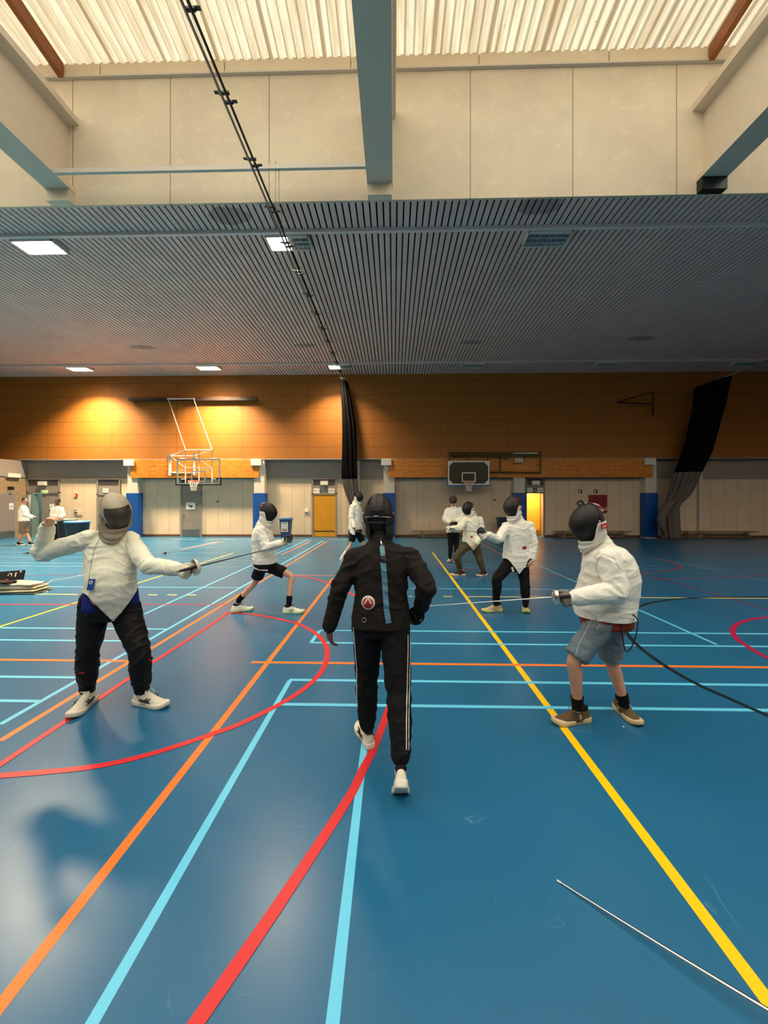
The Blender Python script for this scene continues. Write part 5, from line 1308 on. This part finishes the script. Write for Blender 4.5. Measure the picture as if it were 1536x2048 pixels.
bm = bmesh.new(); loft(bm, [(p+V3(.0, 0, -.125), V3(.172, 0, .01), V3(0, .165, 0)), (p+V3(-.01, 0, -.06), V3(.182, 0, .0), V3(0, .175, 0)), (p+V3(-.02, 0, .0), V3(.17, 0, 0), V3(0, .16, 0))], 32); obj('shirt', bm, rs, t, True)
SHC = cloth('olive_brown_shoe', (98, 80, 56)); SOC = cloth('cream_sole', (212, 188, 148), bump=.05)
make_shoe(t, fl(1160, 1443), C_['toeL'], (SHC, SOC, cloth('brown_lace', (120, 100, 74)), KB), mark='S', s=1.06); make_shoe(t, fl(1243, 1424), C_['toeR'], (SHC, SOC, cloth('brown_lace', (120, 100, 74)), KB), mark='S', s=1.02)
tr = r['shorts'] if 'shorts' in r else r['trousers']
thr = cloth('denim_stitching', (168, 172, 166))
ribbon('side_seam', tr, [(1183, 1240), (1172, 1262), (1157, 1290), (1146, 1330)], .006, thr, t, .001, .001); ribbon('pocket_seam', tr, [(1200, 1248), (1192, 1262)], .004, thr, t, .001, .001)
jk = r['jacket']; ribbon('sleeve_seam', jk, [(1192, 1140), (1196, 1118), (1208, 1108), (1228, 1116), (1240, 1138)], .005, cloth('seam_white', (205, 198, 182)), t, .002, .001)
ribbon('waistband_seam', jk, [(1202, 1222), (1238, 1224)], .004, cloth('seam_white', (205, 198, 182)), t, .002, .001)
finish(t, Vector((C_['pel'].x, C_['pel'].y, 0)))
weapon('fencing sword with a bright blade held by the stooping person in denim shorts', at(1112, 1194, D-.24), at(860, 1212, D-.05), 'chrome', .062, 'chrome')
y0 = D-.05
bm = bmesh.new(); tube(bm, catmull([at(1258, 1224, y0-.12), at(1275, 1240, y0-.15), at(1272, 1270, y0-.16), at(1262, 1296, y0-.16), at(1252, 1303, y0-.15), at(1247, 1285, y0-.14), at(1243, 1255, y0-.13), at(1246, 1232, y0-.12)], 6), .0045, 6)
cw = obj('body_cord', bm, cloth('dark_cord', (50, 26, 30))); tag(cw, 'thin dark red cord looping from the back of the stooping person', 'cord')
# ---------------------------------------------------------------- D: black shorts, lunging right
D = 5.95
t = person('person in white fencing jacket, black mask and black shorts lunging to the right', (0, 0, 0))
Dd = dict(pel=at(529, 1122, D), nck=at(523, 1050, D), head=at(534, 1024, D), shR=at(521, 1063, D-.17), shL=at(527, 1062, D+.16), elR=at(534, 1095, D-.26), wrR=at(561, 1087, D-.30), elL=at(520, 1090, D+.24), wrL=at(515, 1108, D+.28),
          hipR=at(524, 1130, D-.08), hipL=at(533, 1130, D+.08), knL=at(582, 1152, D+.06), knR=at(510, 1165, D+.02), anL=at(578, 1206, D-.02), anR=at(478, 1200, D+.10),
          toeL=fl(605, 1226), toeR=fl(496, 1221), hf=V3(1, -.1, -.12), hu=V3(0, 0, 1))
o = dict(voxel=.011, w=.92, d=1.15, arm=1.0, leg=.95, jacket=JW, trousers=TB, hem=-.03, v=0, wr=.013, twr=.008, tk=.022, jk=.022, fwd=V3(1, 0, 0), skin=SKIN_L, shorts=.72, sock=SB, sockh=.26, seed=15.2, bvoxel=.009,
         handL=dict(d=V3(.1, 0, -1), n=V3(0, 1, 0), thumb=V3(1, 0, 0), curl=(25, 30, 20)))
r = dress(t, Dd, o)
glove(t, Dd['wrR'], Dd['elR'], V3(1, 0, .30), V3(0, -1, .1), V3(.2, 0, 1), GLY, (65, 70, 40), 1.15, .07, .008)
make_mask(t, Dd['head'], Dd['hf'], 'mask_mesh', 'bib_white', 1.06, strap='red', neck=Dd['nck']+V3(.04, 0, .02))
masked_hair(t, Dd['head'], Dd['hf'])
SHG = cloth('pale_green_sole', (190, 214, 170), bump=.05); SHD = cloth('mint_white_shoe', (222, 226, 208))
make_shoe(t, fl(577, 1226.5), Dd['toeL'], (SHD, SHG, KB, KB), mark='HOKA', s=1.1); make_shoe(t, fl(474, 1224.5), Dd['toeR'], (SHD, SHG, KB, KB), s=1.1, pitch=3)
bm = bmesh.new(); tube(bm, catmull([at(505, 1120, D-.15), at(506, 1133, D-.16), at(516, 1139, D-.16), at(536, 1141, D-.14)], 5), .009, 6); obj('hanging_cord', bm, M['strap_white'], t)
finish(t, Vector((Dd['pel'].x, Dd['pel'].y, 0)))
weapon('fencing sword pointing away in the yellow glove of the lunging person', at(576, 1079, D-.32), at(590, 1087, D+.45), 'steel', .062, 'steel')
# ---------------------------------------------------------------- H: white jacket, black joggers, sword out to the left
D = 5.92
t = person('upright person in white fencing jacket, black mask and black joggers, sword arm out', (0, 0, 0))
Hh = dict(pel=at(1031, 1118, D), nck=at(1034, 1036, D), head=at(1026, 1013, D-.03), shR=at(1013, 1054, D-.03), shL=at(1058, 1052, D+.02), elR=at(996, 1078, D-.20), wrR=at(974, 1070, D-.36), elL=at(1068, 1086, D-.02), wrL=at(1064, 1118, D-.06),
          hipR=at(1019, 1126, D-.02), hipL=at(1044, 1126, D+.02), knR=at(994, 1158, D-.10), knL=at(1050, 1167, D-.02), anR=at(992, 1205, D+.0), anL=at(1051, 1208, D-.02),
          toeR=fl(968, 1224), toeL=fl(1055, 1231), hf=V3(-1, -.55, -.12), hu=V3(0, 0, 1))
o = dict(voxel=.011, w=1.0, d=1.05, arm=1.0, leg=1.0, jacket=JW, trousers=TB, hem=.02, v=.22, wr=.012, twr=.009, tk=.014, jk=.018, fwd=V3(-.3, -1, 0), skin=SKIN_L, sock=SB, seed=19.2, bvoxel=.008, slvL=.98,
         handL=dict(d=V3(-.25, -.1, -1), n=V3(.9, -.4, 0), thumb=V3(-1, -.3, 0), curl=(30, 40, 30)))
r = dress(t, Hh, o)
glove(t, Hh['wrR'], Hh['elR'], V3(-1, -.5, -.2), V3(0, -1, .5), V3(-.2, 0, 1), JW, (65, 70, 40), 1.2, .10, .008)
make_mask(t, Hh['head'], Hh['hf'], 'mask_mesh_brown', 'bib_white', 1.12, tagm=True, strap='red', neck=Hh['nck']+V3(-.03, -.03, .01))
masked_hair(t, Hh['head'], Hh['hf'])
SHH = cloth('beige_shoe', (200, 176, 136)); SOH = cloth('lime_sole', (214, 218, 130), bump=.05)
make_shoe(t, fl(994, 1222.5), Hh['toeR'], (SHH, SOH, cloth('grey_lace', (120, 110, 96)), KB), s=1.12); make_shoe(t, fl(1050, 1219), Hh['toeL'], (SHH, SOH, cloth('grey_lace', (120, 110, 96)), KB), s=1.05)
disc('jacket_label', r['jacket'], 1048.5, 1095.5, 0, M['tag_red'], t, sq=(.065, .045)); disc('thigh_logo', r['trousers'], 1049.5, 1133, 0, M['paper'], t, sq=(.045, .03))
ribbon('crotch_strap', r['trousers'], [(1024, 1134), (1027, 1143)], .03, JW, t)
finish(t, Vector((Hh['pel'].x, Hh['pel'].y, 0)))
weapon('fencing sword held out level by the upright person in black joggers', at(961, 1064, D-.42), at(903, 1060, D+.25), 'steel', .070, 'steel')
# ---------------------------------------------------------------- G: olive trousers
D = 8.88
t = person('person in white fencing jacket, black mask and olive trousers standing wide', (0, 0, 0))
G = dict(pel=at(942, 1083, D), nck=at(945, 1030, D), head=at(937, 1017, D-.03), shR=at(931, 1041, D-.05), shL=at(959, 1041, D+.03), elR=at(917, 1057, D-.24), wrR=at(904, 1057, D-.38), elL=at(963, 1065, D-.05), wrL=at(953, 1086, D-.22),
         hipR=at(934, 1088, D-.02), hipL=at(949, 1088, D+.02), knR=at(914, 1113, D-.12), knL=at(958, 1116, D-.02), anR=at(920, 1141, D+.0), anL=at(967, 1142, D-.02),
         toeR=fl(904, 1151), toeL=fl(958, 1153), hf=V3(-1, -.6, -.15), hu=V3(0, 0, 1))
o = dict(voxel=.013, w=1.0, d=1.15, arm=1.2, leg=1.05, jacket=JW2, trousers=cloth('olive_cloth', (84, 74, 52), bump=.4), hem=.0, v=.18, wr=.013, twr=.010, tk=.02, jk=.022, fwd=V3(-.4, -1, 0), skin=SKIN_L, sock=SB, trl=.95, seed=23.2, bvoxel=.009,
         handL=dict(d=V3(-.25, -.1, -1), n=V3(.9, -.4, 0), thumb=V3(-1, -.3, 0), curl=(30, 40, 30)))
r = dress(t, G, o)
glove(t, G['wrR'], G['elR'], V3(-1, -.4, -.1), V3(0, -1, .5), V3(-.2, 0, 1), GLW, (65, 70, 40), 1.2, .08, .009)
make_mask(t, G['head'], G['hf'], 'mask_mesh', 'bib_white', 1.10, tagm=True, neck=G['nck']+V3(-.02, -.02, .02))
masked_hair(t, G['head'], G['hf'])
SHO = cloth('maroon_shoe', (96, 50, 46)); LO = cloth('coral_lace', (232, 110, 84))
make_shoe(t, fl(923, 1151), G['toeR'], (SHO, RUB, LO, LO), s=1.15); make_shoe(t, fl(968, 1151), G['toeL'], (SHO, RUB, LO, LO), s=1.15)
disc('jacket_label', r['jacket'], 943, 1073, .03, M['tag_red'], t)
finish(t, Vector((G['pel'].x, G['pel'].y, 0)))
weapon('fencing sword held out level by the person in olive trousers', at(898, 1057.5, D-.45), at(816, 1055, D-.35), 'steel', .067, 'white')
# ---------------------------------------------------------------- F: curly hair, looking down
D = 10.75
t = person('person with dark curly hair and white jacket looking down at a fencing mask', (0, 0, 0))
Ff = dict(pel=at(907, 1062, D), nck=at(907, 1016, D), head=at(906, 1004.5, D-.05), shR=at(897, 1022, D-.01), shL=at(920, 1021, D), elR=at(890, 1038, D-.06), wrR=at(899, 1045, D-.26), elL=at(926, 1038, D-.06), wrL=at(913, 1045, D-.26),
          hipR=at(901, 1066, D), hipL=at(912, 1066, D), knR=at(901, 1094, D-.03), knL=at(913, 1094, D-.03), anR=at(900, 1118, D), anL=at(912, 1119, D),
          toeR=fl(895, 1127), toeL=fl(909, 1128), hf=V3(-.05, -1, -.75), hu=V3(0, -.5, 1))
hk = dict(d=V3(.5, -.7, -.2), n=V3(0, -.4, 1), thumb=V3(0, -.3, 1), curl=(40, 45, 30)); hk2 = dict(hk); hk2['d'] = V3(-.5, -.7, -.2)
o = dict(voxel=.014, w=.98, d=1.1, arm=1.25, leg=.9, jacket=JW, trousers=TB, hem=-.03, wr=.012, twr=.006, tk=.012, jk=.024, fwd=V3(0, -1, 0), skin=SKIN_L, seed=27.2, bvoxel=.009, slvL=.92, slvR=.92, handR=hk, handL=hk2)
r = dress(t, Ff, o); make_hair(t, Ff['head'], Ff['hf'], M['hair_brown'], 1.18, True, Ff['hu'], .01); face_details(t, Ff['head'], Ff['hf'], up=Ff['hu'])
make_shoe(t, fl(900, 1123), Ff['toeR'], (SHW, RUB, LW, KB), s=1.1); make_shoe(t, fl(912, 1124), Ff['toeL'], (SHW, RUB, LW, KB), s=1.1)
finish(t, Vector((Ff['pel'].x, Ff['pel'].y, 0)))
t = thing('fencing_mask', 'black fencing mask with red trim held by the curly haired person', 'fencing mask', (0, 0, 0))
c = (Ff['wrR']+Ff['wrL'])/2+V3(0, -.14, -.05); make_mask(t, c, V3(0, -.6, -.8), 'mask_mesh', 'bib_black', .92, strap='red', up=V3(0, -1, .3)); finish(t, c)
# ---------------------------------------------------------------- E: small masked fencer by the curtain
D = 11.0
t = person('person in white fencing jacket, black mask and black shorts before the divider curtain', (0, 0, 0))
E = dict(pel=at(711, 1056, D), nck=at(711, 1006, D), head=at(716, 994, D-.03), shR=at(706, 1014, D-.14), shL=at(715, 1013, D+.12), elR=at(703, 1036, D-.18), wrR=at(709, 1054, D-.26), elL=at(720, 1030, D+.2), wrL=at(726, 1040, D+.1),
         hipR=at(708, 1061, D-.06), hipL=at(714, 1061, D+.06), knR=at(702, 1088, D-.04), knL=at(727, 1088, D+.05), anR=at(684, 1115, D-.02), anL=at(727, 1116, D+.02),
         toeR=fl(690, 1122), toeL=fl(737, 1123), hf=V3(1, -.5, -.1), hu=V3(0, 0, 1))
o = dict(voxel=.014, w=1.0, d=1.2, arm=1.2, leg=.95, jacket=JW, trousers=TB, hem=-.03, wr=.014, twr=.008, tk=.024, jk=.026, fwd=V3(1, -.3, 0), skin=SKIN_L, shorts=.80, sock=SW, sockh=.55, seed=31.2, bvoxel=.009,
         handL=dict(d=V3(.8, 0, .5), n=V3(0, 1, 0), thumb=V3(0, 0, 1), curl=(30, 40, 30)))
r = dress(t, E, o); glove(t, E['wrR'], E['elR'], V3(.4, -.3, -1), V3(0, -1, 0), V3(1, 0, 0), GLY, (55, 60, 40), 1.2, .09, .009)
make_mask(t, E['head'], E['hf'], 'mask_mesh', 'bib_white', 1.06, strap='plain', neck=E['nck']+V3(.03, -.01, .02))
masked_hair(t, E['head'], E['hf'])
bm = bmesh.new(); p = E['pel']; loft(bm, [(p+V3(0, 0, -.05), V3(.165, 0, 0), V3(0, .18, 0)), (p+V3(0, 0, 0.02), V3(.17, 0, 0), V3(0, .18, 0))], 24); obj('shirt', bm, M['tag_red'], t, True)
make_shoe(t, fl(684, 1121), E['toeR'], (SHW, RUB, LW, KB), s=1.05); make_shoe(t, fl(727, 1122), E['toeL'], (SHW, RUB, LW, KB), s=1.05)
finish(t, Vector((E['pel'].x, E['pel'].y, 0)))
weapon('fencing sword in the glove of the person before the divider curtain', E['wrR']+V3(.06, -.06, -.08), E['wrR']+V3(.75, -.1, -.5), 'steel', .06, 'steel')
# ---------------------------------------------------------------- I: walking person at far left
D = 14.9
t = person('person in white jacket and brown shorts walking right in front of the double door', (0, 0, 0))
I = dict(pel=at(47.5, 1040, D), nck=at(47, 1012, D), head=at(50, 1001.5, D), shR=at(46, 1015, D-.17), shL=at(49, 1015, D+.16), elR=at(50, 1029, D-.22), wrR=at(64, 1035, D-.2), elL=at(52, 1028, D+.22), wrL=at(66, 1034, D+.2),
         hipR=at(46, 1045, D-.08), hipL=at(49, 1045, D+.08), knR=at(43, 1069, D-.06), knL=at(55, 1068, D+.06), anR=at(38, 1085, D-.05), anL=at(61, 1085, D+.05),
         toeR=fl(48, 1090.5), toeL=fl(71, 1090), hf=V3(1, -.15, -.05), hu=V3(0, 0, 1))
hi = dict(d=V3(1, 0, -.1), n=V3(0, -1, .3), thumb=V3(0, 0, 1), curl=(35, 40, 30)); hi2 = dict(hi); hi2['n'] = V3(0, 1, .3)
o = dict(voxel=.015, w=.95, d=1.15, arm=1.15, leg=1.0, jacket=JW, trousers=cloth('taupe_shorts', (126, 104, 90)), hem=-.04, wr=.012, twr=.008, tk=.03, jk=.02, fwd=V3(1, 0, 0), skin=SKIN, shorts=.86, sock=SB, sockh=.1, seed=35.2, bvoxel=.009, handR=hi, handL=hi2)
r = dress(t, I, o); make_hair(t, I['head'], I['hf'], M['hair_dark'], 1.0); face_details(t, I['head'], I['hf'])
make_shoe(t, fl(38, 1090.5), I['toeR'], (KB, RUB, LW, KB), s=1.1); make_shoe(t, fl(61, 1090), I['toeL'], (KB, RUB, LW, KB), s=1.1)
finish(t, Vector((I['pel'].x, I['pel'].y, 0)))
weapon('fencing sword held forward by the walking person at the double door', I['wrR']+V3(.12, 0, .0), I['wrR']+V3(.95, .05, .0), 'steel', .05, 'steel')
# ---------------------------------------------------------------- J: person behind the bins
D = 15.5
t = person('person in white jacket and black trousers standing behind the round bins', (0, 0, 0))
Jj = dict(pel=at(114, 1044, D), nck=at(114.5, 1014, D), head=at(115, 1002.5, D-.02), shR=at(107, 1018, D), shL=at(122.5, 1018, D), elR=at(104, 1030, D-.05), wrR=at(112, 1034, D-.25), elL=at(126, 1031, D-.05), wrL=at(118, 1035, D-.24),
          hipR=at(110, 1049, D), hipL=at(118, 1049, D), knR=at(110, 1068, D-.03), knL=at(118, 1068, D-.03), anR=at(110, 1083, D), anL=at(119, 1083, D),
          toeR=fl(108, 1089), toeL=fl(121, 1089), hf=V3(-.05, -1, -.05), hu=V3(0, 0, 1))
hj = dict(d=V3(.9, -.3, 0), n=V3(0, -1, .2), thumb=V3(0, 0, 1), curl=(35, 40, 30)); hj2 = dict(hj); hj2['d'] = V3(-.9, -.3, 0)
o = dict(voxel=.015, w=1.0, d=1.1, arm=1.15, leg=1.0, jacket=JW, trousers=TB, hem=-.05, wr=.012, twr=.006, tk=.015, jk=.02, fwd=V3(0, -1, 0), skin=SKIN2, seed=39.2, bvoxel=.009, handR=hj, handL=hj2)
r = dress(t, Jj, o); make_hair(t, Jj['head'], Jj['hf'], M['hair_dark'], 1.0); face_details(t, Jj['head'], Jj['hf'])
make_shoe(t, fl(110, 1087.5), Jj['toeR'], (KB, RUB, LW, KB), s=1.05); make_shoe(t, fl(119, 1087.5), Jj['toeL'], (KB, RUB, LW, KB), s=1.05)
finish(t, Vector((Jj['pel'].x, Jj['pel'].y, 0)))
# ================================================================== things lying on the floor
a = fl(1114, 1761, .004); b = fl(1545, 2013, .068); dr = (b-a).normalized(); hlt = a + dr*0.90; hlt.z = .066
weapon('fencing sword lying on the floor, its tip pointing left across the near floor', hlt, Vector((a.x, a.y, .0045)), 'chrome', .0645, 'steel', sag=0.006, w0=.0085)
def dark_weapon(px0, px1, py0, py1, label):
    a, b = fl(px0, py0, .03), fl(px1, py1, .006); weapon(label, Vector((a.x, a.y, .04)), Vector((b.x, b.y, .005)), 'dark_steel', .038, 'black')
dark_weapon(56, 96, 1106.5, 1104.5, 'dark fencing sword lying on the far floor left of the raised arm')
dark_weapon(331, 386, 1107, 1101, 'dark fencing sword lying on the floor above the outstretched sword arm')
def cord(pts, r, m, label):
    bm = bmesh.new(); tube(bm, catmull(pts, 6), r, 6); tag(obj('floor_cable', bm, m), label, 'cable')
cord([fl(60, 1172, .006), fl(85, 1168, .006), fl(98, 1165, .006), fl(105, 1160, .006), fl(130, 1157, .006), fl(165, 1150, .006)], .004, M['net'], 'thin white cable running from the scoring box across the floor')
cord([fl(70, 1181, .006), fl(84, 1183.5, .006), fl(95, 1184, .006), fl(93, 1182, .006), fl(76, 1180.5, .006)], .004, M['net'], 'loose white cable loop beside the pale cable reels')
# folded piste: a stack of flat pale strips with the scoring box on top
Y0 = fl(30, 1188).y; x0, x1 = xat(-40, Y0), xat(73, Y0); w = (x1-x0)
t = thing('folded_strip_stack', 'stack of folded pale strips on the floor at the left edge', 'stack', ((x0+x1)/2, Y0+.15, 0))
st = cloth('pale_strip', (206, 192, 156), var=.15, bump=.2); st2 = cloth('grey_strip', (140, 134, 118), var=.15)
for k in range(6):
    bm = bmesh.new(); a_ = math.radians(random.uniform(-5, 5)+4); s_ = 0.5-0.025*k
    ax = V3(math.cos(a_), math.sin(a_), .03*math.sin(k*2)); ay = V3(-math.sin(a_), math.cos(a_), 0)
    obox(bm, (random.uniform(-.03, .03), random.uniform(-.02, .02), .018+.030*k), ax.normalized(), ay, ax.normalized().cross(ay), w/2*s_*2, .20-.01*k, .010)
    o_ = obj('folded_strip', bm, st if k % 2 else st2, t); bevel(o_, .004)
bm = bmesh.new(); tube(bm, [V3(.48*math.cos(.4*k), .17*math.sin(.4*k), .105+.002*k) for k in range(40)], .006, 6); obj('tied_cable', bm, M['net'], t)
c = Vector(((xat(-30, Y0)+xat(42, Y0))/2, Y0+.12, .205))
t = thing('scoring_box', 'open black fencing scoring box with white symbols on top of the folded strips', 'scoring box', c)
wx = (xat(42, Y0)-xat(-30, Y0))/2; ax = V3(1, -.25, .10).normalized(); az = V3(.0, .25, 1).normalized(); ay = az.cross(ax).normalized(); az = ax.cross(ay).normalized()
bm = bmesh.new(); obox(bm, (0, .03, .095), ax, ay, az, wx, .012, .085); obj('display_panel', bm, M['black'], t)
bm = bmesh.new(); obox(bm, (-.08, -.08, .0), V3(1, -.1, 0).normalized(), V3(.1, 1, 0).normalized(), UP, wx*.7, .09, .02); bevel(obj('box_base', bm, cloth('box_plastic', (40, 26, 26), rough=.5), t), .006)
for i, (u, v_) in enumerate(((.45, .02), (.80, .05), (.45, -.02))):
    bm = bmesh.new(); lathe(bm, [(.006, 0), (.018, 0), (.018, .003), (.006, .003)], 12, caps=False); bm.transform(Matrix.Translation(Vector((0, .03, .105)) + ax*wx*u + az*v_ - ay*.016*(1 if ay.y > 0 else -1)) @ Matrix((ax, az, -ay)).transposed().to_4x4()); obj('symbol', bm, M['paper'], t)
bm = bmesh.new(); P = [Vector((0, .03, .10)) + ax*wx*(.02+.13*math.cos(q)) + az*(.035*math.sin(q)) - ay*.02*(1 if ay.y > 0 else -1) for q in [-.6+.5*k for k in range(9)]]; tube(bm, P, .006, 6); obj('symbol', bm, M['paper'], t)
bm = bmesh.new(); sphere(bm, (wx*.1, -.08, .03), .02, 10); obj('red_lamp', bm, M['tag_red'], t)
# small white scrap by the shoe
p = fl(1247, 1453.5, .004); bm = bmesh.new(); sphere(bm, p, (.007, .007, .004), 8); tag(obj('paper_scrap', bm, M['paper']), 'tiny white scrap on the floor beside the brown shoe', 'scrap')
